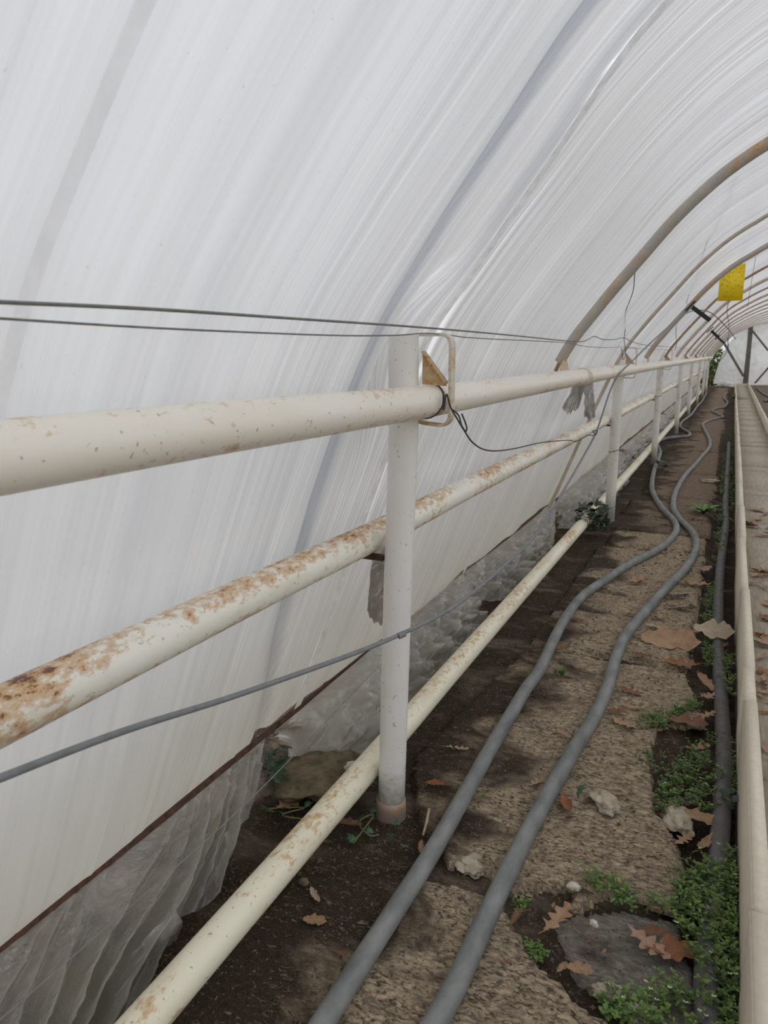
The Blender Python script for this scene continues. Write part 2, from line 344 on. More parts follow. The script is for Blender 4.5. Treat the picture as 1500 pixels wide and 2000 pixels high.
def normals(P):
    T = np.gradient(P, axis=0); T /= np.linalg.norm(T, axis=1)[:, None]; return np.stack([-T[:, 1], T[:, 0]], 1)
PL, SL = resample(left, 74); NL = normals(PL)
def hoop_at(s_from=0.0, off=0.0, s_to=None):
    i0 = int(np.searchsorted(SL, s_from)); i1 = len(SL) if s_to is None else int(np.searchsorted(SL, s_to))
    return [tuple(PL[i] + NL[i] * off) for i in range(i0, i1)]
Y_BACK, Y_END = -2.6, 33.0
ys = list(np.arange(Y_BACK, .2, .06))
y = .2
while y < Y_END: ys.append(y); y += max(.0045, .0028 * y)
ys.append(Y_END); ys = np.array(ys)
def smooth01(a, b, x): t = np.clip((x - a) / (b - a), 0, 1); return t * t * (3 - 2 * t)
POST_Y = [1.68, 5.69, 9.14, 12.9, 16.4, 20.4, 24.0, 27.0]
S_POST = float(SL[int(np.argmin(np.abs(PL[:, 1] - 1.27)))])
def bulge(Y, S):
    b = 0
    for p in POST_Y: b = b + .105 * np.exp(-((Y - p) / .075) ** 2) * np.exp(-((S - S_POST + .02) / .16) ** 2)
    return b
def make_film(P, S, N, ys, name):
    Yg, Sg = np.meshgrid(ys, S, indexing='ij')
    r = np.random.RandomState(3)
    Yc = Yg + .10 * np.clip(Sg - 1.35, 0, 2) * smooth01(1.9, 2.6, Yg) * (1 - smooth01(3.0, 3.45, Yg)) - .05 * np.clip(Sg - 1.2, 0, 1) * 0
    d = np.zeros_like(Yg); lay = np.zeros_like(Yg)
    for k in range(220):                                       # creases running up the sheet
        yk = .3 + 8 * r.rand() ** 1.4; w = r.uniform(.004, .018) * (1 + .1 * yk); a = r.uniform(-.0035, .0035); sk = r.uniform(-.02, .02)
        s0 = r.uniform(0, 2.4); sl = r.uniform(.4, 1.4)
        d += a * np.exp(-((Yc - yk - sk * Sg) / w) ** 2) * np.exp(-((Sg - s0) / sl) ** 2)
    d += .010 * np.sin(Yc * 3.8 + .4) + .004 * np.sin(Yc * 11 + Sg)
    # one deep gathered fold left of the second hoop, a softer one at the hoop; their shade is painted in
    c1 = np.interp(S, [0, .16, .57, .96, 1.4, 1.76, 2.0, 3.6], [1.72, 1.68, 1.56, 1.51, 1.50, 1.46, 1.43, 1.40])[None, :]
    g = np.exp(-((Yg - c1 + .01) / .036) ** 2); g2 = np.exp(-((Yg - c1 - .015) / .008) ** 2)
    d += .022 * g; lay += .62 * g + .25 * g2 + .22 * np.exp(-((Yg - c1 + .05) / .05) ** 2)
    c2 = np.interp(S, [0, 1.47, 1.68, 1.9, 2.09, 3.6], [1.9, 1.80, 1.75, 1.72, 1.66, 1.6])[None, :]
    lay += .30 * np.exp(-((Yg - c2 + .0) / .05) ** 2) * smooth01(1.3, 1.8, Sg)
    lay -= .6 * np.exp(-((Yg - c2 - .055) / .011) ** 2) * smooth01(.6, .9, Sg)  # sky-bright strip beside the strap, painted into the film colour
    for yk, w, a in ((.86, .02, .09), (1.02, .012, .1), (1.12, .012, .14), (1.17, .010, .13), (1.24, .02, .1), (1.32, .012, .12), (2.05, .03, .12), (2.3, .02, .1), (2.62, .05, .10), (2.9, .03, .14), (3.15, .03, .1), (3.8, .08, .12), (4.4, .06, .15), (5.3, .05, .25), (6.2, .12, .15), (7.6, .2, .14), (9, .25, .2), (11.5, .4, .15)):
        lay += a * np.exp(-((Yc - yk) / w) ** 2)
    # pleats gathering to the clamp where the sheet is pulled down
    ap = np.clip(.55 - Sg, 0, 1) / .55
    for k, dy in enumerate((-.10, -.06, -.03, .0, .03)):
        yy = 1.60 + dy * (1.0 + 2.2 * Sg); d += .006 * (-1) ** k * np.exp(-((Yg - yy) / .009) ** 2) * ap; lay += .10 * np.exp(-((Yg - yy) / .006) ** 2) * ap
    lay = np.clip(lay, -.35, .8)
    off = .032 + d + (bulge(Yg, Sg) if name == 'wall_left' else 0)
    V = np.stack([P[None, :, 0] + N[None, :, 0] * off, Yg, P[None, :, 1] + N[None, :, 1] * off], -1)
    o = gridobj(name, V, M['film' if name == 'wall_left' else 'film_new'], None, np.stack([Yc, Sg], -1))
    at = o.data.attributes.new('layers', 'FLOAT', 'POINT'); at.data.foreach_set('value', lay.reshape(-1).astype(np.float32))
    return o
keepS = SL > .10
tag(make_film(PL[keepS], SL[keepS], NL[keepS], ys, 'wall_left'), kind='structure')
PR, SR = resample(right, 30); NR = normals(PR)
tag(make_film(PR, SL[-1] - SR + .0, NR, np.linspace(Y_BACK, Y_END, 90), 'wall_right'), kind='structure')
# ------------------------------------------------------------------ floor: bed soil, worn slabs, path, far bed
def soil_h(x, y):
    h = .010 * fbm(x * 2.2, y * 2.2) + .006 * fbm(x * 14, y * 9, 3.3) + .004 * noise.noise((x * 60, y * 40, 1.7))
    h += .03 * max(0, (-.88 - x)) ** .8 if x < -.88 else 0
    h -= .03 * max(0., min(1., (x + .06) / .05)) * (1 if y < 12 else .5)       # gutter beside the curb
    return h - .004
def floor_grid(x0, x1, nx, Ys):
    X = np.linspace(x0, x1, nx); V = np.zeros((len(Ys), nx, 3))
    for i, yy in enumerate(Ys):
        for j, xx in enumerate(X): V[i, j] = (xx, yy, soil_h(xx, yy))
    return V[::-1]
Yn = []; y = .55
while y < 6: Yn.append(y); y += .009 * (1 + .35 * (y - .5))
Yn += list(np.linspace(6, 33.2, 110))
V = floor_grid(-1.5, .118, 130, [Y_BACK, -1, 0, .4] + Yn)
tag(gridobj('floor', V, M['soil']), kind='structure')
FLOOR = bpy.data.objects['floor']
def inside(poly, x, y):
    c = False; j = len(poly) - 1
    for i in range(len(poly)):
        xi, yi = poly[i]; xj, yj = poly[j]
        if (yi > y) != (yj > y) and x < (xj - xi) * (y - yi) / (yj - yi) + xi: c = not c
        j = i
    return c
def slab(poly, res, top, seed, material, thick=.022, rough=1.0, name='concrete_slab'):
    xs = [p[0] for p in poly]; ysl = [p[1] for p in poly]; x0, x1, y0, y1 = min(xs), max(xs), min(ysl), max(ysl)
    nx, ny = int((x1 - x0) / res) + 3, int((y1 - y0) / (res * 1.2)) + 3
    X = x0 - res + np.arange(nx) * res; Y = y0 - res * 1.2 + np.arange(ny) * res * 1.2
    mask = np.zeros((ny, nx), bool); V = np.zeros((ny, nx, 3))
    for i, yy in enumerate(Y):
        for j, xx in enumerate(X):
            jx = xx + .012 * noise.noise((xx * 22, yy * 22, seed)) + .007 * noise.noise((xx * 70, yy * 70, seed)); jy = yy + .012 * noise.noise((xx * 22, yy * 22, seed + 9))
            mask[i, j] = inside(poly, jx, jy)
            h = .0035 * noise.noise((xx * 55 + yy * 20, yy * 110, seed)) + .0025 * noise.noise((xx * 120, yy * 160, seed)) + .004 * fbm(xx * 9, yy * 9, seed)
            V[i, j] = (xx, yy, top + h * rough)
    keep = mask[:-1, :-1] & mask[1:, :-1] & mask[1:, 1:] & mask[:-1, 1:]
    used = np.zeros((ny, nx), bool)
    for a in (0, 1):
        for b in (0, 1): used[a:ny - 1 + a, b:nx - 1 + b] |= keep
    core = np.zeros((ny, nx), bool); core[1:-1, 1:-1] = keep[:-1, :-1] & keep[1:, :-1] & keep[1:, 1:] & keep[:-1, 1:]
    edge = used & ~core; V[edge, 2] = top - thick
    o = gridobj(name, V[::-1], material, FLOOR, None, keep[::-1]); return o
gp = lambda pts, z=.015: [tuple(onz(px, py, z)[:2]) for px, py in pts]
slab([(-.28, -.9), (-.70, -.9)] + gp([(380, 1900), (590, 1700), (760, 1700), (885, 1722), (985, 1752), (1010, 1800), (1060, 1880), (1125, 1945), (1200, 1990), (1230, 2120)]), .0075, .016, 1.0, M['slab'])
slab(gp([(870, 1690), (925, 1700), (1000, 1745), (1125, 1735), (1105, 1762), (1130, 1775), (1215, 1745), (1330, 1790), (1345, 1700), (1330, 1640), (1285, 1580), (1275, 1500), (1290, 1420), (1385, 1415)]) + [(-.06, 3.0), (-.71, 3.005)] + gp([(800, 1480), (810, 1600)]), .0085, .017, 2.0, M['slab'])
slab(gp([(1050, 1790), (1200, 1770), (1330, 1800), (1370, 1930), (1360, 2100), (1240, 2080), (1200, 1980), (1120, 1930)], .0), .009, .003, 3.0, M['patch'], .02, .6, 'concrete_patch')
def srect(x0, x1, y0, y1): return [(x0, y0), (x1, y0), (x1, y1), (x0, y1)]
for i, (y0, y1, res) in enumerate(((3.03, 4.93, .014), (4.97, 5.42, .016), (5.46, 5.98, .017), (6.02, 6.9, .02), (6.95, 8.4, .025), (8.46, 10.4, .03), (10.5, 13, .04), (13.1, 16, .05), (16.1, 20, .06), (20.1, 25, .08), (25.1, 31, .09))):
    slab(srect(-.72 + .04 * math.sin(i * 2.1), -.045 + .015 * math.sin(i * 3.7), y0, y1), res, .016 + .003 * (i % 2), 4. + i, M['slab'] if i < 2 else M['slab_far'])

def bevel_box(name, lo, hi, m, parent, bev=.006, jit=0.0):
    bm = bmesh.new(); bmesh.ops.create_cube(bm, size=1.0)
    for v in bm.verts:
        v.co = Vector([lo[k] + (v.co[k] + .5) * (hi[k] - lo[k]) for k in range(3)]) + Vector([rnd.uniform(-jit, jit) for _ in range(3)])
    bmesh.ops.bevel(bm, geom=bm.edges[:], offset=bev, segments=2, affect='EDGES')
    me = bpy.data.meshes.new(name); bm.to_mesh(me); bm.free()
    return meshobj(name, me, m, parent)
PZ = .12
path = tag(link(bpy.data.objects.new('path', None)), kind='structure')
jy = [-1.6, -.6, -.5, .3, 1.15, 1.25, 2.1, 2.2, 3.05, 3.15, 4.02, 4.12, 5.28, 5.58, 6.7, 6.97, 8.16, 8.5, 9.68, 9.75, 10.4, 10.8, 11.4, 11.6, 12.3, 12.45, 13.4, 13.5]
while jy[-1] < 31: jy += [jy[-1] + 1.0, jy[-1] + 1.1]
for a, b in zip(jy[:-1], jy[1:]):
    dz = rnd.uniform(-.004, .004); bevel_box('paving_slab', (.150, a + .006, PZ - .06), (.536, b - .006, PZ + dz), M['paver'], path, .005, .002)
bs = MB(); bs.box((.14, -1.6, -.05), (.55, 32, PZ - .03)); tag(bs.build('path_bed', M['bedsoil'], path, False))
def curb(x0, x1, joints, label, z=.25):
    t = thing('concrete_curb', label, 'curb', (x0, joints[0], 0))
    for a, b in zip(joints[:-1], joints[1:]):
        dx = rnd.uniform(-.003, .003); dz = rnd.uniform(-.004, .003)
        bevel_box('curb_stone', (x0 + dx, a + .002, -.12), (x1 + dx, b - .002, z + dz), M['curb'], t, .004, .0015)
    return t
cj = [-1.6, -.65, .3, 1.36, 2.3, 2.56, 3.5, 4.5, 5.5, 6.5, 7.5, 8.5, 9.5, 10.5, 11.5, 12.5, 13.5, 14.5, 15.5, 16.5, 17.5, 18.5, 19.5, 20.5, 22, 24, 26, 28, 30]
curb(.116, .150, cj, 'long pale concrete edging curb between weedy bed and paved path')
curb(.538, .572, [-1.6, -.6, .4, 1.4, 2.4, 3.4, 4.2] + [5.0 + k for k in range(0, 26)], 'concrete edging curb on the far right side of the paved path')
cc = MB(); cc.box((.15, 30, 0), (.538, 30.06, .22)); tag(cc.build('concrete_kerb', M['curb'], None, False), 'short concrete kerb closing the far end of the paved path', 'curb')
X = np.linspace(.57, 4.3, 30); Yr = np.linspace(Y_BACK, 33.2, 90); V = np.zeros((90, 30, 3))
for i, yy in enumerate(Yr):
    for j, xx in enumerate(X): V[i, j] = (xx, yy, .06 + .02 * fbm(xx * 3, yy * 3))
tag(gridobj('floor', V[::-1], M['bedsoil']), kind='structure')
og = MB(); prof_o = [(-40, 3.2), (-9, 2.6), (-5.5, 2.3), (-3.2, 1.75), (-2.2, .7), (-1.5, -.1), (4.4, -.1), (5.2, .25), (6.4, 1.0), (8.5, 2.1), (12, 2.6), (40, 3.2)]  # outer ground raised into unseen banks, added to block sky from the lower film
og.add([(x, -40, z) for x, z in prof_o] + [(x, 36, z) for x, z in prof_o] + [(x, 80, z + .4) for x, z in prof_o], [(k + r * 12, k + 1 + r * 12, k + 13 + r * 12, k + 12 + r * 12) for r in (0, 1) for k in range(11)]); tag(og.build('ground', M['out_ground'], None, False), kind='structure')

# ------------------------------------------------------------------ heating pipes
def pipe(name, pts, r, m, label, n=20):
    mb = MB(); mb.tube(spline(pts, 6), r, n); return tag(mb.build(name, m), label, 'pipe')
XT, XM = -.664, -.826
pipe('heating_pipe', [(XT, Y, z) for Y, z in ((-1.5, 1.15), (.5, 1.148), (1.2, 1.143), (1.72, 1.138), (2.5, 1.14), (3.3, 1.142), (5.7, 1.145), (9, 1.145), (16, 1.145), (27.5, 1.145))], .0385, M['pipe_top'], 'topmost white pipe held by hooked brackets in front of the posts')
pipe('heating_pipe', [(XM, Y, z) for Y, z in ((-1.2, .80), (.6, .79), (1.2, .786), (1.75, .779), (2.5, .782), (3.6, .778), (5.3, .773), (9, .775), (16, .775), (27, .775))], .039, M['pipe_mid'], 'rust-blistered white middle pipe running behind the posts')
pipe('heating_pipe', [(XM - .005, Y, z) for Y, z in ((-.6, .10), (.8, .112), (1.7, .12), (2.5, .127), (4, .13), (5.55, .128))], .037, M['pipe_low'], 'cream lowest pipe just above the soil, nearest length')
pipe('heating_pipe', [(XM - .005, Y, .125) for Y in (5.72, 8, 11, 14, 20, 27)], .037, M['pipe_low'], 'cream lowest pipe beyond the second post, its farther length')

# ------------------------------------------------------------------ posts with brackets
POSTS = [(1.68, -.754, -.722, 'white post nearest the camera, with rusty collar at its foot'), (5.69, -.80, -.765, 'white post second along the row, ivy at its foot'),
         (9.14, -.785, -.77, 'white post third along the row, hose passing its foot'), (12.9, -.80, -.79, 'white post fourth along the row, greyed lower half'),
         (16.4, -.79, -.79, 'white post fifth along the row'), (20.4, -.80, -.79, 'white post sixth along the row, far off'), (24.0, -.80, -.80, 'white post seventh along the row, second from the far end'), (27.0, -.79, -.79, 'white post at the far end of the row')]
for i, (Y, xb, xt, lab) in enumerate(POSTS):
    t = thing('support_post', lab, 'post', (xb, Y, 0), 'support posts under the pipes'); pm = M['post'] if i == 0 else M['post_far']
    if i: xb = xt = -.748
    ns = 20 if i < 3 else 12
    mb = MB(); mb.tube([(xb - .002, Y, -.06), (xb, Y, .0), ((xb + xt) / 2, Y, .6), (xt, Y, 1.08), (xt - .002, Y, 1.295)], .0368, ns); mb.build('post', pm, t)
    # bent flat-bar bracket hugging the top pipe
    x0 = xt + .03; yb = Y + .035
    arc = [(x0, 1.296)] + [(xt + .085 + .025 * math.sin(a), 1.271 + .025 * math.cos(a)) for a in np.linspace(0, math.pi / 2, 6)]
    arc += [(xt + .110, 1.13)] + [(xt + .085 + .025 * math.cos(a), 1.105 - .025 * math.sin(a)) for a in np.linspace(0, math.pi / 2, 6)] + [(xt + .04, 1.084), (x0 - .01, 1.092)]
    mb = MB(); mb.ribbon([(x, yb, z) for x, z in arc], (0, 1, 0), .03, .007); b = mb.build('bracket', M['bracket'], t, False); b['label'] = 'cream flat-bar hook with rust spots'
    g = MB(); gx = xt + .037; y2 = Y + .03
    tri = [(gx, 1.255), (gx, 1.178), (gx + .062, 1.175), (gx + .060, 1.183)]
    g.add([(x, y2 - .003, z) for x, z in tri] + [(x, y2 + .003, z) for x, z in tri], [(0, 1, 2, 3), (7, 6, 5, 4)] + [(k, (k + 1) % 4 + 0, (k + 1) % 4 + 4, k + 4) for k in range(4)])
    g.ribbon([(gx + .001, y2, 1.257), (gx + .062, y2, 1.182)], (0, 1, 0), .022, .004)
    gg = g.build('gusset_plate', M['gusset'], t, False); gg['label'] = 'triangular plate with a brown rust streak'
    if i == 0:
        mb = MB(); mb.tube([(xb - .001, Y, -.05), (xb, Y, .035), (xb, Y, .05), (xb, Y, .052)], [.0425, .0425, .0405, .037], 20); c = mb.build('base_collar', M['collar'], t); c['label'] = 'rusty collar with flaking red and white paint'
    if i in (1, 2):
        zt = .55 if i == 1 else .78
        mb = MB(); mb.tube([(xb + .0385 * math.cos(a), Y + .0385 * math.sin(a), zt + .01 * math.cos(a)) for a in np.linspace(0, 2 * math.pi, 17)], .0022, 6, False); mb.build('wire_tie', M['wire_dark'], t)
    for zc in (.742,):    # small seat carrying the middle pipe
        mb = MB(); mb.box((xb - .10, Y - .012, zc - .012), (xb - .02, Y + .012, zc)); s = mb.build('pipe_seat', M['rust'], t, False)

# ------------------------------------------------------------------ arch hoops
def hoop(Y, r, m, label, s0=.0, s1=None, off=0., gus=False, n=12, skew=0.0):
    t = thing('arch_hoop', label, 'hoop', (-1.19, Y, 0))
    pts = hoop_at(s0, off, s1); L = len(pts)
    mb = MB(); mb.tube([(x, Y + skew * (k / L), z) for k, (x, z) in enumerate(pts)], r, n); mb.build('hoop_tube', m, t)
    if gus:
        g = MB(); tri = [(-.085, 1.180), (.085, 1.180), (.02, 1.232), (-.035, 1.225)]
        for sgn in (-.713,):
            g.add([(sgn - .004 + .03, Y + a, z) for a, z in tri] + [(sgn + .004 + .03, Y + a, z) for a, z in tri], [(3, 2, 1, 0), (4, 5, 6, 7)] + [(k, (k + 1) % 4, (k + 1) % 4 + 4, k + 4) for k in range(4)])
        q = g.build('gusset_plate', M['gusset'], t, False); q['label'] = 'rusty triangular foot plate on the top pipe'
    return t
def strap(name, label, yfun, w, m, s0=.12, s1=None, off=.013, th=.0012):
    """flat taped batten lying along the inner face of the sheet"""
    pts = hoop_at(s0, off, s1); k0 = int(np.searchsorted(SL, s0)); V = []
    mb = MB(); vs = []; fs = []
    for k, (x, z) in enumerate(pts):
        yy = yfun(SL[k0 + k]); bb = float(bulge(yy, SL[k0 + k])); x += NL[k0 + k][0] * bb; z += NL[k0 + k][1] * bb
        vs += [(x, yy - w / 2, z), (x, yy + w / 2, z)]
    for k in range(len(pts) - 1):
        fs.append((k * 2, k * 2 + 1, k * 2 + 3, k * 2 + 2))
    mb.add(vs, fs); return mb, label, name, m
def strap_thing(*a, **k):
    mb, label, name, m = strap(*a, **k); return tag(mb.build(name, m, None, False), label, 'strap')
strap_thing('film_strap', 'flat pale grey strap up the sheet at the left edge of the picture', lambda q: .585 - .012 * q, .021, M['strap'])
y2 = lambda q: float(np.interp(q, [0, 1.47, 1.68, 1.9, 2.09, 3.6], [1.83, 1.775, 1.73, 1.70, 1.65, 1.58]))
strap_thing('film_strap', 'broad grainy white strap rising behind the nearest post', y2, .042, M['strap_dirty'])
S_UP = float(SL[int(np.searchsorted(-PL[:, 0], .71, side='right')) if False else int(np.argmin(np.abs(PL[:, 1] - 1.195)))])
def arch(Y, r, m, label, gus, n=14):
    t = hoop(Y, r, m, label, s0=S_UP, gus=gus, n=n)
    mb, _, _, mm = strap('lower_leg', '', lambda q: Y + .02, r * 2, M['strap_dirty'], .12, S_UP, .014); o = mb.build('lower_leg', mm, t, False); o['label'] = 'dirt-stained pale lower leg against the sheet'
    return t
arch(3.40, .0235, M['hoop_grey'], 'rust-speckled grey hoop with foot plate between the first two posts', True, 16)
hoop(3.52, .009, M['rust_rod'], 'thin rusty rod beside the rust-speckled grey hoop', s0=1.2, s1=1.75, off=.02, skew=-.10)
hoop(5.35, .012, M['beige_rod'], 'slender beige hoop rising behind the second post', off=.003)
arch(7.05, .022, M['hoop_grey'], 'grey hoop crossing in front of the yellow card', True)
LB = ['rusty rod hoop first beyond the yellow card', 'grey hoop second beyond the yellow card', 'rusty rod hoop third beyond the yellow card', 'grey hoop fourth beyond the yellow card', 'rusty rod hoop fifth beyond the yellow card', 'grey hoop sixth beyond the yellow card', 'rusty rod hoop seventh beyond the yellow card']
for k, l in enumerate(LB): hoop(9.0 + 1.85 * k, .013 + .007 * (k % 2), M['rust_rod'] if k % 2 == 0 else M['beige_rod'], l, s0=S_UP, off=-.004)
OR = ['nearest', 'second', 'third', 'fourth', 'fifth', 'farthest']
for k in range(6): hoop(22.2 + 1.9 * k, .018, M['beige_rod'], OR[k] + ' of the beige hoops packed together before the end wall', s0=S_UP, off=-.004)
def barpiece(px0, py0, px1, py1, Y, w, label, dY=0.0, r=.012):
    p0 = Vector(ony(px0, py0, Y)); p1 = Vector(ony(px1, py1, Y + dY)); mb = MB(); mb.ribbon([p0, p0.lerp(p1, .5), p1], (p1 - p0).cross(Vector((0, 1, 0))), w, w * .35)
    q = p0 - (p1 - p0).normalized() * .02; mb.ribbon([q + Vector((-.05, 0, -.055)) * (w / .05), q + Vector((.05, 0, .055)) * (w / .05)], (0, 1, 0), w, w * .3)
    return tag(mb.build('steel_clip', M['black'], None, False), label, 'bracket')
barpiece(1352, 600, 1387, 626, 7.0, .036, 'black steel clip sticking out from the hoop below the yellow card')
barpiece(1389, 646, 1404, 660, 10.9, .036, 'smaller black steel clip farther down the tunnel')
barpiece(1403, 660, 1415, 671, 14.5, .036, 'smallest black steel clip, nearest the end wall')

# ------------------------------------------------------------------ base rail clamping the sheet
mb = MB(); rl = [(-1.155 + .006 * math.sin(Y * 2.3), Y, .150 + .005 * math.sin(Y * 1.7)) for Y in list(np.arange(-1, 6, .15)) + list(np.arange(6, 31, .6))]
mb.ribbon(rl, (-.35, 0, .94), .016, .008)
tag(mb.build('base_rail', M['rust'], None, False), 'rusty brown rail clamping the lower edge of the plastic wall', 'rail')

# ------------------------------------------------------------------ loose film hanging below the rail
def skirt(name, label, top, bot, seed, bulge=.0, pleats=8, amp=.012, m='skirt', nu=170, nv=70, cat='plastic sheet', zt=None, lift=.0, crk=1.0, fn=None, topw=1.0):
    A = np.array(spline(top, 10)); B = np.array(spline(bot, 10))
    def rs(P, n):
        L = np.concatenate([[0], np.cumsum(np.linalg.norm(np.diff(P, axis=0), axis=1))]); s = np.linspace(0, L[-1], n); return np.stack([np.interp(s, L, P[:, k]) for k in range(3)], 1)
    A, B = rs(A, nu), rs(B, nu)
    k_ = (np.interp(np.linspace(0, 1, nu), [0, .5, .8, 1], [.17, .67, .945, 1]) if topw != 1 else np.linspace(0, 1, nu)) * (nu - 1); A = np.stack([np.interp(k_, np.arange(nu), A[:, k]) for k in range(3)], 1); V = np.zeros((nv, nu, 3))
    for i in range(nv):
        v = i / (nv - 1); base = A * (1 - v) + B * v
        for j in range(nu):
            u = j / (nu - 1); p = base[j].copy(); nrm = np.array((.75, -.1, .6))
            w = u * pleats + (.5 if topw == 1 else 1.6) * noise.noise((u * (4 if topw == 1 else 9), v * 1.2, seed)); tri = abs((w % 1) - .5) * 2 - .5
            d = amp * tri * min(1, v * 2.2 + .1) * (1 + .6 * noise.noise((u * 3, seed, v)))
            d += bulge * math.sin(math.pi * min(1, v * 1.02)) * (math.sin(math.pi * u) ** .6 if 0 < u < 1 else 0)
            q = p * 1.0
            c1 = abs(noise.noise((q[0] * 9 + seed, q[1] * 9, q[2] * 9))); c2 = abs(noise.noise((q[0] * 24 + seed, q[1] * 20, q[2] * 24 + v * 3))); c3 = noise.noise((q[0] * 60, q[1] * 60 + seed, q[2] * 60))
            fade = min(1, v * 3)
            f1 = noise.voronoi((q[0] * 11 + seed, q[1] * 11, q[2] * 11))[0]; f2 = noise.voronoi((q[0] * 27 + seed, q[1] * 27, q[2] * 27 + 3))[0]
            d += crk * fade * (.075 * (f1[1] - f1[0]) - .03 * f1[0] + .028 * (f2[1] - f2[0]) - .02 * c1 + .003 * c3 - .004)
            p += nrm * d
            if fn: p = fn(p, u, v)
            p[2] = max(p[2], .012 + .004 * c2 + lift)
            V[i, j] = p
    o = gridobj(name, V[:, ::-1], M[m]); return tag(o, label, cat)
RX, RZ = -1.145, .148
rp_ = lambda pts: [onx(px, py, RX) for px, py in pts]
gp3 = lambda pts, z=.02: [onz(px, py, z) for px, py in pts]
skirt('plastic_skirt', 'long pleated clear plastic skirt hanging below the rail, nearest the camera',
      [np.array((RX, -1.2, RZ)), np.array((RX, -.2, RZ))] + rp_([(-150, 1978), (0, 1862), (100, 1782), (200, 1702), (300, 1622), (380, 1556), (450, 1498), (520, 1440)]),
      [np.array((-.96, -1.2, .02)), np.array((-.93, -.2, .02))] + gp3([(-60, 2280), (130, 2080), (255, 1985), (300, 1880), (340, 1800), (405, 1770), (435, 1700), (450, 1640), (480, 1600)]) , 1.3, .03, 22, .062, nu=420, nv=110, crk=.32, topw=.8)
skirt('plastic_skirt', 'crumpled flap of clear plastic poking onto the soil beside the cream pipe', gp3([(275, 1842), (300, 1815), (330, 1792), (350, 1775)], .09), gp3([(285, 1872), (300, 1862), (325, 1850), (340, 1838)], .03), 2.2, .02, 4, .012, nu=40, nv=24, crk=.5)
skirt('plastic_skirt', 'billowing plastic bulge lying left of the nearest post', rp_([(535, 1428), (580, 1392), (640, 1340), (690, 1298), (745, 1250)]),
      gp3([(545, 1440), (570, 1476), (620, 1484), (690, 1478), (760, 1450), (800, 1400)]), 4.1, .085, 5, .016, 'skirt2', crk=.8)
skirt('plastic_skirt', 'torn crumpled plastic right of the nearest post', rp_([(750, 1246), (800, 1203), (850, 1163), (905, 1120)]), gp3([(780, 1405), (850, 1350), (890, 1290), (942, 1215)], .02), 6.6, .05, 7, .022, crk=1.1)
skirt('plastic_skirt', 'short plastic fold at the foot of the first grey hoop', rp_([(895, 1128), (920, 1108), (945, 1092)]), gp3([(885, 1215), (915, 1195), (945, 1172)], .03), 7.7, .05, 4, .015, nu=50, crk=.9)
skirt('plastic_skirt', 'crinkled clear plastic midway between the first two posts', rp_([(930, 1100), (985, 1058), (1030, 1022), (1070, 988)]), gp3([(940, 1172), (985, 1170), (1030, 1130), (1080, 1062)]), 8.8, .06, 7, .022, crk=1.2)
skirt('plastic_skirt', 'hanging plastic tube of film left of the second post', rp_([(1060, 995), (1072, 985), (1085, 975)]), gp3([(1062, 1068), (1075, 1075), (1082, 1060)], .03), 9.9, .03, 3, .02, nu=30, nv=30, crk=.6)
skirt('plastic_skirt', 'crumpled clear plastic heaped behind the second post', rp_([(1090, 968), (1130, 935), (1165, 905), (1200, 876)]), gp3([(1090, 1030), (1130, 1038), (1165, 1010), (1225, 945)]), 11.1, .09, 7, .03, crk=1.3)
skirt('plastic_skirt', 'greyish plastic heap between the second and third posts', [(RX, Y, RZ) for Y in (5.9, 7, 8, 9)], [(-.95, 6.0, .02), (-.93, 7, .02), (-.95, 8, .02), (-.92, 9, .02)], 12.4, .06, 9, .04, crk=1.4, nu=150)
skirt('plastic_skirt', 'dirty plastic heap beyond the third post', [(RX, Y, RZ) for Y in (9.2, 11, 13, 15)], [(-.95, 9.3, .02), (-.93, 11, .02), (-.92, 13, .02), (-.95, 15, .02)], 13.9, .06, 11, .05, 'skirt2', crk=1.6, nu=150)
skirt('plastic_skirt', 'far plastic heap along the rail before the end wall', [(RX, Y, RZ) for Y in (15.3, 19, 24, 29)], [(-.95, 15.3, .02), (-.92, 19, .02), (-.95, 24, .02), (-.93, 29, .02)], 15.2, .06, 13, .05, 'skirt2', crk=1.6, nu=150)
# torn rags tied to the pipes
def rag(label, top, bot, seed, m='rag'):
    def tear(p, u, v):
        if v > .55: p = p + np.array((0, 0, 1)) * (v - .55) * .09 * (noise.noise((u * 6, seed, 0)) + .4 * noise.noise((u * 27, seed, 1)))
        return p
    return skirt('torn_rag', label, top, bot, seed, .0, 2, .007, m, 44, 30, 'rag', crk=.12, fn=tear)
rag('ragged grey film scrap hanging under the top pipe, its left tail', [onx(1122, 748, -.69), onx(1135, 742, -.69), onx(1150, 736, -.69)], [onx(1095, 800, -.72), onx(1112, 806, -.72), onx(1128, 798, -.72)], 21.)
rag('ragged grey film scrap hanging under the top pipe, its right tail', [onx(1140, 742, -.67), onx(1150, 738, -.67), onx(1158, 736, -.67)], [onx(1140, 812, -.70), onx(1150, 818, -.70), onx(1162, 815, -.70)], 22.)
rag('grey torn film caught behind the nearest post, under the rusty pipe', [onx(728, 1075, -.87), onx(742, 1070, -.87), onx(756, 1066, -.87)], [onx(716, 1190, -.95), onx(735, 1215, -.95), onx(757, 1225, -.95)], 23.)
t = thing('pipe_wrap', 'wound strips of clear tape around the top pipe holding grey rags', 'tape', (XT, 3.9, 1.14))
Yw = onx(1150, 735, XT + .03)[1]
for k in range(4):
    mb = MB(); yy = Yw + (k - 1.5) * .028
    mb.tube([(XT + .0405 * math.cos(a), yy + .012 * math.sin(a + k), 1.142 + .0405 * math.sin(a)) for a in np.linspace(0, 2 * math.pi, 21)], .0035, 6, False); mb.build('tape_turn', M['skirt2'], t)

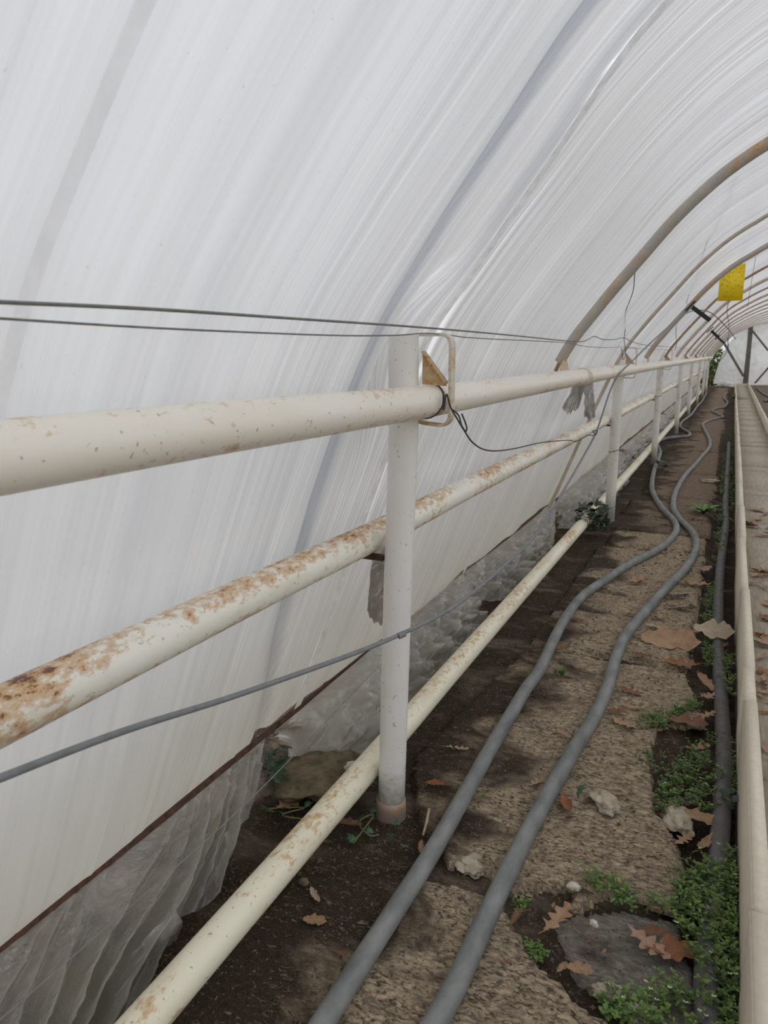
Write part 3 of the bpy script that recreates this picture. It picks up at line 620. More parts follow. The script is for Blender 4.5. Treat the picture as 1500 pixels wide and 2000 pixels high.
# ------------------------------------------------------------------ hoses
def hose(label, px, r, m, z=.034, extra=None):
    base = [np.array((x, y, z)) for x, y in (extra or [])] + [onz(x, y, z) for x, y in px]
    pts = spline(base, 6)
    for p in pts: p[2] = z + .004 * noise.noise((p[0] * 2, p[1] * 2, 0))
    mb = MB(); mb.tube(pts, r, 14); return tag(mb.build('hose', m), label, 'hose')
H1 = [(575, 2090), (630, 2000), (706, 1880), (770, 1780), (842, 1668), (906, 1556), (950, 1476), (990, 1408), (1028, 1345), (1053, 1310), (1080, 1253), (1107, 1203), (1140, 1162), (1187, 1130), (1233, 1100), (1283, 1075), (1310, 1053), (1321, 1035), (1316, 1016), (1297, 997), (1280, 973), (1273, 950), (1278, 917), (1289, 885), (1284, 868), (1293, 858), (1320, 854), (1343, 852), (1347, 846), (1337, 840), (1328, 832), (1333, 823), (1350, 810), (1362, 793), (1370, 785), (1377, 773), (1380, 767)]
H2 = [(795, 2100), (850, 2000), (902, 1900), (950, 1792), (998, 1692), (1026, 1636), (1080, 1536), (1124, 1460), (1160, 1400), (1184, 1350), (1198, 1300), (1213, 1260), (1235, 1224), (1267, 1188), (1307, 1143), (1337, 1113), (1356, 1083), (1360, 1057), (1350, 1037), (1327, 1013), (1315, 990), (1320, 960), (1337, 930), (1357, 908), (1372, 890), (1386, 873), (1385, 857), (1374, 835), (1373, 828), (1386, 821), (1410, 815), (1408, 811), (1391, 803), (1400, 798), (1415, 795), (1421, 785), (1414, 777), (1420, 765)]
H3 = [(1388, 2140), (1380, 1960), (1384, 1850), (1400, 1710), (1411, 1560), (1414, 1480), (1410, 1400), (1406, 1330), (1402, 1250), (1403, 1170), (1407, 1105), (1413, 1060), (1418, 1020), (1417, 985), (1419, 950), (1421, 915), (1423, 885), (1424, 865)]
hose('left grey hose winding over the soil, passing close to the posts', H1, .0232, M['hose'], extra=[(-.62, -1.6), (-.60, -.4), (-.60, .4)])
hose('right grey hose winding along the middle of the worn slabs', H2, .0235, M['hose'], extra=[(-.36, -1.6), (-.38, -.4), (-.40, .4)])
hose('dark grey hose lying in the gutter against the concrete curb', H3, .0255, M['hose_dark'], .012, extra=[(.03, -1.6), (.04, -.3), (.05, .5)])
for lab, pts in (('black hose looped on the right bed beyond the far curb', [(1478, 757), (1486, 765), (1500, 774), (1530, 785)]), ('second black hose on the right bed beyond the far curb, lower loop', [(1492, 784), (1500, 783), (1520, 786), (1545, 800)])):
    mb = MB(); mb.tube(spline([onz(x, y, .09) for x, y in pts], 6), .03, 10); tag(mb.build('hose', M['hose_dark']), lab, 'hose')

# ------------------------------------------------------------------ wires
def wire(label, pts, r, m='wire', cat='wire', per=8, name='wire'):
    mb = MB(); mb.tube(spline(pts, per), r, 8); return tag(mb.build(name, M[m]), label, cat)
WX = -.642
wire('thick grey wire stretched along the bracket tops', [onx(x, y, WX + .006) for x, y in ((-120, 583), (0, 590), (300, 604), (600, 624), (830, 640), (1000, 655), (1120, 667), (1145, 665), (1160, 657), (1178, 663), (1200, 663), (1219, 660), (1236, 668), (1262, 674), (1300, 677), (1340, 681), (1375, 685), (1400, 687))], .0022)
wire('thin grey wire sagging just below the thick one', [onx(x, y, WX) for x, y in ((-120, 613), (0, 622), (350, 643), (650, 655), (770, 655), (832, 651), (880, 655), (940, 661), (1100, 669), (1140, 676), (1180, 679), (1220, 678), (1260, 682), (1320, 684), (1370, 688))], .0014)
CB = [(-60, 1545, .70), (0, 1520, .76), (250, 1425, .98), (500, 1345, 1.26), (780, 1240, 1.62), (920, 1160, 2.0), (1050, 1040, 2.6), (1100, 960, 3.0), (1140, 890, 3.7), (1166, 840, 4.0), (1200, 745, 4.4), (1240, 700, 4.7), (1290, 652, 5.2), (1330, 618, 5.8), (1360, 606, 6.4), (1390, 612, 7.2), (1420, 640, 8.4), (1437, 662, 9.6)]
wire('stiff grey cable sloping across the nearest post and arching up behind', [ond(-60, 1545, .70) + (ond(-60, 1545, .70) - ond(250, 1425, .98)) * k for k in (4.0, 2.0, 1.0)] + [ond(*c) for c in CB], .0050, 'cable', 'cable')
kn = ond(785, 1240, 1.615); mb = MB(); mb.tube([kn + np.array((-.006, -.006, -.002)), kn + np.array((.004, .006, .002))], .0072, 10); tag(mb.build('cable_clip', M['cable']), 'small grey clip on the sloping cable at the nearest post', 'clip')
tw = [(866, 765, 1.76), (866, 800, 1.76), (872, 770, 1.75), (880, 795, 1.76), (893, 818, 1.78), (905, 838, 1.80), (925, 866, 1.9), (955, 880, 2.05), (1000, 877, 2.4), (1060, 864, 3.0), (1110, 860, 3.5), (1125, 862, 3.7), (1140, 855, 3.8), (1150, 850, 3.85), (1162, 850, 3.92), (1167, 842, 3.95), (1158, 842, 3.95), (1164, 850, 3.95)]
wire('dark twisted wire sagging from the nearest bracket to the cable', [ond(*c) for c in tw], .0021, 'wire_dark')
wire('short dark wire tail twisted at the nearest bracket', [ond(*c) for c in ((884, 800, 1.765), (896, 812, 1.785), (902, 832, 1.79), (910, 842, 1.80), (911, 832, 1.80), (902, 808, 1.79))], .002, 'wire_dark')
mb = MB(); Yk = 1.745; mb.tube([(XT + .0405 * math.cos(a), Yk - .05 + .02 * math.sin(a), 1.139 + .0405 * math.sin(a)) for a in np.linspace(-2.3, 1.3, 14)], .002, 6); tag(mb.build('wire_loop', M['wire_dark']), 'dark wire loop bent round the top pipe at the nearest bracket', 'wire')
wire('thin pale string running low along the plastic wall behind the posts', [onx(x, y, -.872) for x, y in ((-80, 2060), (140, 1870), (490, 1560), (730, 1312), (860, 1188), (1000, 1062), (1130, 955), (1230, 878), (1290, 832))], .0011, 'string', 'string')
lin = lambda p, q, n=6: [tuple(np.array(p) * (1 - k / n) + np.array(q) * k / n) for k in range(n + 1)]
wire('dark wire dropping from the roof past the rust-speckled hoop to the yellow card', [ond(1471, -40, 2.3), ond(1470, 120, 2.6), ond(1464, 270, 3.1), ond(1462, 400, 4.4), ond(1452, 470, 5.6), ond(1444, 515, 6.9)], .0022, 'wire_dark')
wire('thin dark wire slanting from the rust-speckled hoop down to the yellow card hoop', [ond(1434, 338, 3.3), ond(1400, 430, 4.0), ond(1370, 500, 4.8), ond(1346, 575, 6.0), ond(1341, 590, 6.3), ond(1344, 600, 6.4), ond(1339, 612, 6.5)], .0018, 'wire_dark')
wire('twisted hanger wire from the rust-speckled hoop to the wires at the second post', [ond(1240, 532, 3.3), ond(1236, 570, 3.6), ond(1222, 608, 4.0), ond(1219, 630, 4.4), ond(1221, 645, 4.6), ond(1219, 662, 4.75), ond(1222, 690, 4.8), ond(1217, 702, 4.85), ond(1214, 680, 4.8)], .0020, 'wire_dark')
wire('thin wire hanging at the right edge above the yellow card', [ond(1494, 372, 5.0), ond(1489, 420, 5.6), ond(1483, 470, 6.2), ond(1480, 480, 6.3), ond(1466, 560, 7.5), ond(1460, 600, 8)], .002, 'wire_dark')
wire('thin hanging wire between the yellow card and the third post', [ond(1322, 620, 6.6), ond(1320, 650, 7.5), ond(1321, 672, 8.2), ond(1318, 684, 8.6)], .0025, 'wire_dark')
wire('thin wire drooping under the yellow card', [ond(1424, 585, 7.5), ond(1420, 610, 8.2), ond(1424, 640, 9.5), ond(1422, 690, 11)], .003, 'wire_dark')
wire('thin dark wire looping down before the end wall', [ond(x, y, 18) for x, y in ((1421, 660), (1420, 685), (1405, 705), (1390, 710), (1384, 700))], .008, 'wire_dark')

# ------------------------------------------------------------------ yellow sticky card
Yt = 7.45; P0 = ony(1408, 517, Yt); P1 = ony(1450, 587, Yt)
t = thing('sticky_trap', 'bright yellow sticky insect card hanging under the arch', 'insect trap', ((P0[0] + P1[0]) / 2, Yt, P1[2]))
bevel_box('card', (P0[0], Yt - .002, P1[2]), (P1[0], Yt + .002, P0[2]), M['yellow'], t, .0008)
mb = MB()
for k in range(150):
    x = rnd.uniform(P0[0] + .01, P1[0] - .01); z = rnd.uniform(P1[2] + .01, P0[2] - .01); a = rnd.uniform(0, 3.1); l = rnd.uniform(.002, .006)
    if z < P1[2] + .1 and rnd.random() < .5: continue
    c, s = math.cos(a) * l, math.sin(a) * l
    mb.add([(x - c, Yt - .004, z - s), (x + s * .4, Yt - .004, z - c * .4), (x + c, Yt - .0045, z + s), (x - s * .4, Yt - .004, z + c * .4)], [(0, 1, 2, 3)])
o = mb.build('insects', M['specks'], t); o['kind'] = 'stuff'
mb = MB(); mb.tube([(P1[0] - .07, Yt, P0[2] - .01), (P1[0] - .06, Yt - .01, P0[2] + .05), (P1[0] - .10, Yt - .01, P0[2] + .06)], .002, 6); mb.build('hook', M['wire_dark'], t)

# ------------------------------------------------------------------ end wall
YE = 32.6
e = lambda px, py: ony(px, py, YE)
le = [e(*p) for p in ((1393, 748), (1398, 728), (1406, 706), (1416, 683), (1432, 660), (1448, 644), (1464, 633))]
le += [np.array((e(1500, 620)[0], YE, e(1500, 620)[2])), np.array((2.3, YE, 2.5)), np.array((3.2, YE, 2.1)), np.array((4.0, YE, 1.0)), np.array((4.15, YE, .1))]
Lp = np.array(spline(le, 10)); nc = 90
zb = [max(.12, 0.02)] * len(Lp)
V = np.zeros((40, len(Lp), 3))
for i in range(40):
    v = i / 39
    for j, p in enumerate(Lp):
        xb = Lp[0][0] + (Lp[-1][0] - Lp[0][0]) * (j / (len(Lp) - 1)) ** 1.2
        x = xb * (1 - v) + p[0] * v; z = .10 * (1 - v) + p[2] * v
        V[i, j] = (x, YE + .10 * abs(fbm(x * 2.5, z * 2.5, 5)) + .05 * abs(noise.noise((x * 9, z * 5, 2))), z)
tag(gridobj('wall_back', V, M['endsheet']), kind='structure')
t = thing('gable_frame', 'weathered post and diagonal braces standing against the white end sheet', 'frame', (e(1455, 757)[0], YE - .2, 0))
def bar(name, p, q, w, dy=-.12):
    mb = MB(); a, b = Vector(e(*p)), Vector(e(*q)); a.y += dy; b.y += dy; mb.ribbon([a, (a + b) / 2, b], (b - a).cross(Vector((0, 1, 0))), w, w * .7); return mb.build(name, M['frame'], t, False)
bar('upright', (1455.5, 760), (1467.5, 626), .16); bar('upright', (1451, 757), (1464, 640), .05, -.14)
bar('brace', (1413, 668), (1452, 735), .09, -.24); bar('brace', (1469, 646), (1500, 685), .07, -.24); bar('brace', (1474, 748), (1502, 716), .07, -.26); bar('cross_beam', (1466, 629), (1520, 619), .10, -.3)
mb = MB(); mb.tube(spline([e(1402, 752), e(1412, 750), e(1420, 752), e(1428, 754)], 5), .09, 8); tag(mb.build('plastic_roll', M['endsheet']), 'pale roll of plastic lying at the foot of the end wall', 'plastic sheet')
def bush(loc, r, n, label, m, seed):
    R = random.Random(seed); mb = MB()
    for k in range(n):
        d = Vector((R.gauss(0, 1), R.gauss(0, 1), R.gauss(0, 1))).normalized() * r * R.random() ** .4; c = Vector(loc) + Vector((d.x, d.y, d.z * 1.1 + r))
        a = Vector((R.gauss(0, 1), R.gauss(0, 1), R.gauss(0, 1))).normalized(); b = a.cross(Vector((R.random(), R.random(), 1))).normalized(); l = r * R.uniform(.08, .15)
        mb.add([c - a * l, c - b * l * .5, c + a * l, c + b * l * .5], [(0, 1, 2, 3)])
    t = thing('bush', label, 'bush', loc); o = mb.build('foliage', m, t, False); o['kind'] = 'stuff'
    mb = MB(); mb.tube([Vector(loc), Vector(loc) + Vector((.05, 0, r))], [.05, .02], 8); mb.build('trunk', M['frame'], t)
bush((-1.1, 34.6, -.1), .9, 1500, 'green garden bush seen through the gap left of the end sheet', M['rust_leafy'], 1)
bush((-3.6, 37, -.1), 1.2, 1200, 'larger bush outside beyond the far left corner', M['rust_leafy'], 2)

# ------------------------------------------------------------------ dry leaves
def leaf_mesh(kind, seed, curl, bend):
    R = random.Random(seed); n = 15; vs = []; fs = []
    for i in range(n):
        t = i / (n - 1); w = {'oak': .30, 'oval': .26, 'plane': .42, 'long': .15, 'torn': .3}[kind] * (math.sin(math.pi * min(1, t * .93 + .05)) ** .75)
        if kind == 'oak': w *= .62 + .38 * math.cos(t * 2 * math.pi * 4.2 + .5) + .0
        if kind == 'plane': w *= .55 + .45 * abs(math.cos(t * math.pi * 2.6))
        if kind == 'torn': w *= R.uniform(.5, 1.1)
        wl, wr = w * R.uniform(.82, 1.12), w * R.uniform(.82, 1.12)
        tw = math.sin(t * 5 + seed) * .05
        for u, ww in ((-1, wl), (-.5, wl), (0, 0), (.5, wr), (1, wr)):
            yv = u * ww if u else 0; zz = curl * .62 * (abs(yv) / .3) ** 1.5 * .3 * (1.25 if yv * math.sin(seed) > 0 else .6) + (bend + .5 * curl * math.sin(seed * 3.1) ** 2) * (t - .45) ** 2 + tw * yv * 3 + .018 * curl * math.sin(t * 17 + u * 2 + seed) + R.uniform(-.008, .008)
            if abs(u) == 1: zz += R.uniform(-.02, .02)
            vs.append((t - .5, yv * (1 - .35 * abs(curl)), zz))
    for i in range(n - 1):
        for k in range(4): fs.append((i * 5 + k, (i + 1) * 5 + k, (i + 1) * 5 + k + 1, i * 5 + k + 1))
    m = min(v[2] for v in vs); vs = [(x, y, z - m) for x, y, z in vs]
    mb = MB(); mb.add(vs, fs); mb.tube([(-.5, 0, -m + bend * .2), (-.6, .02, -m + bend * .25), (-.68, .06, -m + .02)], [.012, .010, .008], 5)
    me = bpy.data.meshes.new('dry_leaf'); me.from_pydata(mb.v, [], mb.f); me.update(); me.polygons.foreach_set('use_smooth', [True] * len(me.polygons)); return me
LM = {}
def leaf(px, py, size, kind, tint, curl, label, z=.022, ang=None, tilt=(0, 0), group=None, cat='leaf'):
    p = onz(px, py, z); dep = float((p - CAM) @ FW); L = size * dep / F_PX * 1.12
    key = (kind, round(curl, 1), rnd.randrange(3))
    if key not in LM: LM[key] = leaf_mesh(kind, len(LM) + 3, curl, (.16 if kind != 'plane' else .08))
    me = LM[key].copy(); me.materials.append(LEAF[tint]); o = link(bpy.data.objects.new('dry_leaf', me))
    o.location = p; o.scale = (L, L, L); o.rotation_euler = (tilt[0], tilt[1], rnd.uniform(0, 6.28) if ang is None else math.radians(ang))
    return tag(o, label, cat, group)
LV = [
 (1090, 1795, 92, 'oak', 'tan', .5, 'large tan oak leaf standing upright on the broken slab edge at the bottom', 75, (0, .1)),
 (1010, 1792, 46, 'oval', 'brown', 1., 'dark curled leaf beside the right hose at the broken slab', 80, (0, 0)),
 (1268, 1845, 88, 'oak', 'pink', .2, 'pinkish lobed oak leaf below the big weed patch', -35, (0, 0)),
 (1325, 1858, 84, 'plane', 'rust', .3, 'broad reddish brown leaf half under the big weed patch', 20, (0, 0)),
 (1280, 1822, 52, 'oval', 'brown', .8, 'dark brown leaf touching the pinkish oak leaf from above', 10, (0, 0)),
 (1295, 1838, 34, 'long', 'pale', .5, 'thin pale leaf sliver between the pinkish and reddish leaves', 70, (0, 0)),
 (1133, 1893, 46, 'plane', 'tan', .3, 'round tan leaf on the grey concrete patch', 10, (0, 0)),
 (1098, 1890, 30, 'torn', 'tan', .4, 'small torn tan leaf left of the round tan leaf', 70, (0, 0)),
 (1180, 1858, 16, 'torn', 'tan', .5, 'tiny tan leaf scrap in the middle of the grey concrete patch', 70, (0, 0)),
 (615, 1798, 42, 'plane', 'tan', .3, 'tan leaf lying alone on dark soil right of the cream pipe', 15, (0, 0)),
 (615, 1750, 42, 'torn', 'pale', .7, 'pale shrivelled leaf just above the lone tan leaf on dark soil', -40, (0, 0)),
 (572, 1566, 74, 'oak', 'tan', .4, 'big tan oak leaf left of the cream pipe below the mossy stone', 75, (.1, .1)),
 (625, 1560, 36, 'oval', 'brown', .8, 'brown leaf tucked between the big tan oak leaf and the cream pipe', 40, (0, 0)),
 (530, 1562, 40, 'oval', 'dark', .8, 'dark leaf left of the big tan oak leaf', 60, (0, 0)),
 (680, 1610, 50, 'oval', 'brown', .8, 'brown leaf in the hollow beneath the cream pipe at the nearest post', 10, (0, 0)),
 (892, 1463, 42, 'oak', 'pale', .8, 'pale curled oak leaf on soil right of the nearest post', 10, (0, 0)),
 (854, 1532, 38, 'oval', 'rust', .8, 'rust coloured leaf right of the foot of the nearest post', 10, (0, 0)),
 (822, 1655, 34, 'torn', 'tan', .7, 'torn tan leaf against the left hose below the nearest post', 110, (0, 0)),
 (668, 1863, 22, 'torn', 'rust', .5, 'small reddish leaf left of the left hose near the bottom', 10, (0, 0)),
 (1232, 1352, 46, 'oak', 'rust', .6, 'lobed reddish leaf right of the right hose, uppermost there', -10, (0, 0)),
 (1238, 1382, 40, 'long', 'tan', .4, 'narrow flat tan leaf under the lobed reddish leaf', 0, (0, 0)),
 (1206, 1391, 30, 'oval', 'rust', .8, 'small curled rust leaf beside the right hose', 0, (0, 0)),
 (1222, 1416, 58, 'oak', 'tan', .4, 'lobed tan leaf left of the small weed patch', -30, (0, 0)),
 (1106, 1438, 48, 'long', 'pink', .8, 'pinkish curled leaf leaning on the left side of the right hose', -40, (0, 0)),
 (1044, 1364, 26, 'torn', 'dark', .8, 'small dark leaf right of the left hose, halfway up', 0, (0, 0)),
 (1046, 1532, 50, 'oak', 'pink', .7, 'pinkish tan leaf between the two hoses', 70, (0, .2)),
 (1106, 1574, 58, 'oval', 'rust', .9, 'long folded rust leaf right of the right hose, below the ivy leaf', -70, (0, 0)),
 (1149, 1563, 26, 'oval', 'brown', .6, 'small brown leaf behind the pale rubble lump', 60, (0, 0)),
 (1212, 1551, 26, 'long', 'tan', .5, 'thin tan leaf scrap right of the pale rubble lump', 20, (0, 0)),
 (1378, 1335, 52, 'oval', 'tan', .8, 'folded tan leaf lying against the dark hose', -60, (0, .2)),
 (1384, 1360, 52, 'oak', 'pink', .4, 'pale lobed leaf resting against the dark hose', 60, (0, .15)),
 (1378, 1398, 46, 'oak', 'tan', .2, 'tan oak leaf above the brown leaf pile by the dark hose', 50, (0, 0)),
 (1345, 1415, 62, 'plane', 'brown', .6, 'brown crumpled leaf right of the small weed patch', 0, (0, 0)),
 (1360, 1462, 48, 'oak', 'pink', .5, 'pinkish brown leaf above the middle weed patch', 30, (0, 0)),
 (1348, 1568, 42, 'plane', 'dark', .3, 'dark red leaf inside the middle weed patch', 0, (0, 0)),
 (1366, 1597, 62, 'plane', 'tan', .3, 'broad tan leaf lying on pale rubble by the dark hose', 0, (0, .1)),
 (1335, 1640, 48, 'oak', 'tan', .3, 'lobed tan leaf below the pale rubble by the dark hose', 60, (0, 0)),
 (1376, 1652, 84, 'long', 'tan', .9, 'long tan leaf hanging beside the dark hose', 75, (0, .25)),
 (1144, 1744, 28, 'oval', 'dark', .7, 'dark leaf at the notch of the broken slab', -10, (0, 0)),
 (1247, 1138, 38, 'plane', 'tan', 1., 'curled tan leaf between the two hoses higher up', 40, (0, 0)),
 (1380, 1113, 38, 'oval', 'pink', .8, 'pinkish curled leaf beside the dark hose higher up', 70, (0, 0)),
 (1360, 1142, 58, 'oak', 'tan', .6, 'crumpled tan leaves left of the dark hose higher up', 0, (0, 0)),
 (1323, 1167, 38, 'torn', 'dark', .6, 'dark torn leaf above the dark flat leaf', 20, (0, 0)),
 (1332, 1189, 52, 'long', 'dark', .5, 'long dark flat leaf right of the right hose', 0, (0, 0)),
 (1230, 1200, 32, 'oval', 'tan', .8, 'small tan curled leaf left of the right hose bend', 0, (0, 0)),
 (1288, 1207, 32, 'torn', 'tan', .6, 'small torn tan leaf right of the right hose, above the greyish leaf', 10, (0, 0)),
 (1281, 1227, 38, 'oval', 'pale', .8, 'greyish pale curled leaf above the largest brown leaf', -20, (0, 0)),
 (1310, 1252, 98, 'plane', 'tan', .3, 'largest brown folded leaf lying by the right hose', 10, (.35, 0)),
 (1348, 1236, 44, 'oval', 'tan', .6, 'tan leaf under the left side of the large pale leaf', 0, (0, 0)),
 (1253, 1282, 36, 'oval', 'brown', .7, 'small brown leaf close to the right hose', 0, (0, 0)),
 (1333, 1298, 70, 'oak', 'rust', .5, 'ruffled orange brown leaf below the largest brown leaf', 0, (0, 0)),
 (1296, 1079, 18, 'torn', 'tan', .5, 'tiny tan leaf on the left hose bend', 0, (0, 0)),
 (1277, 1064, 14, 'torn', 'tan', .5, 'tiny tan leaf left of the left hose bend', 0, (0, 0)),
 (1128, 1213, 26, 'torn', 'brown', .6, 'small brown leaf just right of the left hose', 0, (0, 0)),
 (1100, 1268, 36, 'torn', 'brown', .8, 'thin brown curled leaf right of the left hose', 60, (0, 0)),
 (1416, 1157, 30, 'oval', 'dark', .7, 'dark brown leaf between dark hose and curb', 0, (0, 0)),
 (1412, 1263, 32, 'oval', 'brown', .8, 'brown leaf caught between the dark hose and curb below the pale leaf', 60, (0, 0)),
 (285, 1960, 50, 'long', 'brown', 1., 'curled brown leaf in the gap between the near skirt and cream pipe', 40, (0, 0)),
 (1055, 1410 - 300, 14, 'torn', 'rust', .5, 'tiny red leaf scrap on soil left of the left hose', 0, (0, 0)),
]
for a in LV: leaf(*a[:7], ang=a[7], tilt=a[8], z=.024)
leaf(1395, 1232, 66, 'plane', 'pale', .15, 'large flat pale leaf resting on the dark hose', z=.06, ang=0, tilt=(.45, 0))
R2 = random.Random(11)
TW = dict(tan='tan', brown='brown', pink='pinkish', rust='reddish', dark='dark brown'); KW = dict(oak='lobed oak', oval='oval', plane='broad', long='narrow'); CW = {.4: 'fairly flat', .7: 'half curled', .9: 'tightly curled'}
zone = lambda y: 'nearest' if y < 3.2 else 'middle' if y < 4.8 else 'farther'
for k in range(46):      # litter on the path
    px = R2.uniform(1455, 1505); py = 985 + 480 * R2.random() ** .8
    if 1150 < py < 1175: continue
    p = onz(px, py, PZ)
    if p[0] < .18: p[0] = R2.uniform(.17, .3)
    q = p - CAM; dep = q @ FW; px = 750 + F_PX * (q @ RT) / dep; py = 1000 - F_PX * (q @ UP) / dep
    leaf(px, py, R2.uniform(22, 44), (kd := R2.choice(['oak', 'oval', 'plane', 'long'])), (ti := R2.choice(['tan', 'brown', 'pink', 'tan', 'rust'])), (cu := R2.choice([.4, .7, .9])), f'{TW[ti]} {KW[kd]} leaf, {CW[cu]}, on the {zone(p[1])} stretch of the paved path', z=PZ + .008, group='leaf litter on the paved path')
for k in range(44):      # crumbs of leaf on the bed
    px = R2.uniform(880, 1390); py = R2.uniform(960, 1980)
    p = onz(px, py, .02)
    if not -.75 < p[0] < -.05: continue
    leaf(px, py, R2.uniform(7, 15), 'torn', (ti := R2.choice(['tan', 'brown', 'rust', 'dark'])), .5, f'{TW[ti]} leaf crumb on the {zone(p[1])} stretch of the bed, ' + ('toward the posts' if p[0] < -.5 else 'between the hoses' if p[0] < -.33 else 'toward the curb'), z=.022, group='leaf crumbs on the bed')

# ------------------------------------------------------------------ stones, twig, crumbs, rootlets
def rock(px, py, size, label, m='rock', z=.03, sc=(1, .7, .6), seed=1, name='stone', cat='stone', sub=4, ang=0.0, rough=.4):
    p = onz(px, py, z); L = size * float((p - CAM) @ FW) / F_PX / 2
    bm = bmesh.new(); bmesh.ops.create_icosphere(bm, subdivisions=sub, radius=1.0)
    for v in bm.verts:
        d = 1 + rough * fbm(v.co.x * 1.5 + seed, v.co.y * 1.5, v.co.z * 1.5) + rough * .5 * abs(noise.noise(v.co * 5 + Vector((seed, 0, 0)))); v.co = v.co * d
        v.co.x *= sc[0] * L; v.co.y *= sc[1] * L; v.co.z *= sc[2] * L
    me = bpy.data.meshes.new(name); bm.to_mesh(me); bm.free(); o = meshobj(name, me, M[m]); o.location = p; o.rotation_euler.z = ang
    return tag(o, label, cat)
rock(1183, 1568, 66, 'pale crumbly rubble lump right of the right hose', seed=3, sc=(.7, 1, .4), ang=.6)
rock(1325, 1600, 78, 'pale rubble lump under the broad tan leaf by the dark hose', seed=5, sc=(.6, 1.1, .35), z=.015, ang=.35)
rock(1190, 1940, 60, 'chunk of pale rubble on the broken slab rim, upper of two at the bottom', seed=8, sc=(1, .7, .45), z=.015)
rock(1245, 1985, 55, 'chunk of pale rubble at the very bottom of the broken slab rim', seed=9, sc=(.9, .8, .6), z=.015)
rock(1120, 1732, 24, 'small white stone at the notch of the broken slab', 'pebble', seed=4, sub=3)
rock(1160, 1803, 18, 'small white pebble on the grey concrete patch', 'pebble', seed=6, sub=3, sc=(1, .7, .6), ang=-.6)
rock(1262, 1917, 9, 'tiny white pebble near the dark hose at the bottom', 'pebble', seed=7, sub=2)
rock(593, 1722, 22, 'small grey green stone right of the cream pipe', 'moss_rock', seed=12, sub=3)
rock(688, 1497, 30, 'small pale stone wedged between mossy stone and cream pipe', 'pebble', seed=13, sub=3, z=.09, ang=1.0)
rock(1388, 940, 36, 'flat pale stone lying by the dark hose far along', 'rock', seed=14, sub=3, sc=(1, .5, .25))
rock(1052, 1790 - 75, 90, 'raised pale rough patch of slab between the two hoses', seed=15, sc=(1, .8, .12), z=.012) if False else None
rock(920, 1690, 74, 'pale crumbling slab corner between the two hoses', seed=16, sc=(.7, .8, .22), z=.012)
rock(625, 1515, 190, 'flat mossy stone behind the cream pipe left of the nearest post', 'moss_rock', z=.05, sc=(1.0, .75, .17), seed=17, ang=.9)
p0, p1 = onz(838, 1580, .05), onz(826, 1632, .02); mb = MB(); mb.tube([p0, (p0 + p1) / 2 + np.array((.002, 0, .002)), p1], [.0035, .004, .003], 8); tag(mb.build('twig', M['twig']), 'pale broken twig standing right of the nearest post foot', 'twig')
mb = MB(); R3 = random.Random(5)
for k in range(5200):
    yy = .75 + 4.5 * R3.random() ** 1.8; xx = R3.uniform(-1.05, -.03)
    if R3.random() < .35 and xx > -.45: continue
    a = R3.uniform(-.9, .9) + (math.pi if R3.random() < .5 else 0); l = R3.uniform(.006, .026); w = .0007; c = R3.uniform(-1.6, 1.6)
    z = max(soil_h(xx, yy), .017 if xx > -.72 else -1) + .003
    pts = [Vector((xx, yy, z))]
    for i in range(3):
        a += c * .5; pts.append(pts[-1] + Vector((math.cos(a), math.sin(a), R3.uniform(-.2, .25))) * l / 3)
    vs = []; fs = []
    for i, q in enumerate(pts):
        vs += [q + Vector((-math.sin(a) * w, math.cos(a) * w, .0008)), q + Vector((math.sin(a) * w, -math.cos(a) * w, .0008))]
    mb.add(vs, [(i * 2, i * 2 + 1, i * 2 + 3, i * 2 + 2) for i in range(3)])
o = mb.build('rootlets', M['rootlet']); tag(o, 'fine dry rootlets strewn over the dark bed soil', 'roots', kind='stuff')
mb = MB()
for k in range(2600):
    yy = .75 + 5.5 * R3.random() ** 1.7; xx = R3.uniform(-1.05, .1); r = R3.uniform(.0015, .005) * (1 + .1 * yy); z = max(soil_h(xx, yy), .015 if -.72 < xx < -.05 else -1) + r * .3
    vs = [(xx + r * R3.uniform(.7, 1.2), yy, z), (xx, yy + r, z), (xx - r, yy, z), (xx, yy - r * R3.uniform(.7, 1.3), z), (xx, yy, z + r), (xx, yy, z - r)]
    mb.add(vs, [(0, 1, 4), (1, 2, 4), (2, 3, 4), (3, 0, 4), (1, 0, 5), (2, 1, 5), (3, 2, 5), (0, 3, 5)])
o = mb.build('soil_crumbs', M['crumb'], None, False); tag(o, 'loose crumbs of earth strewn over the bed', 'soil', kind='stuff')

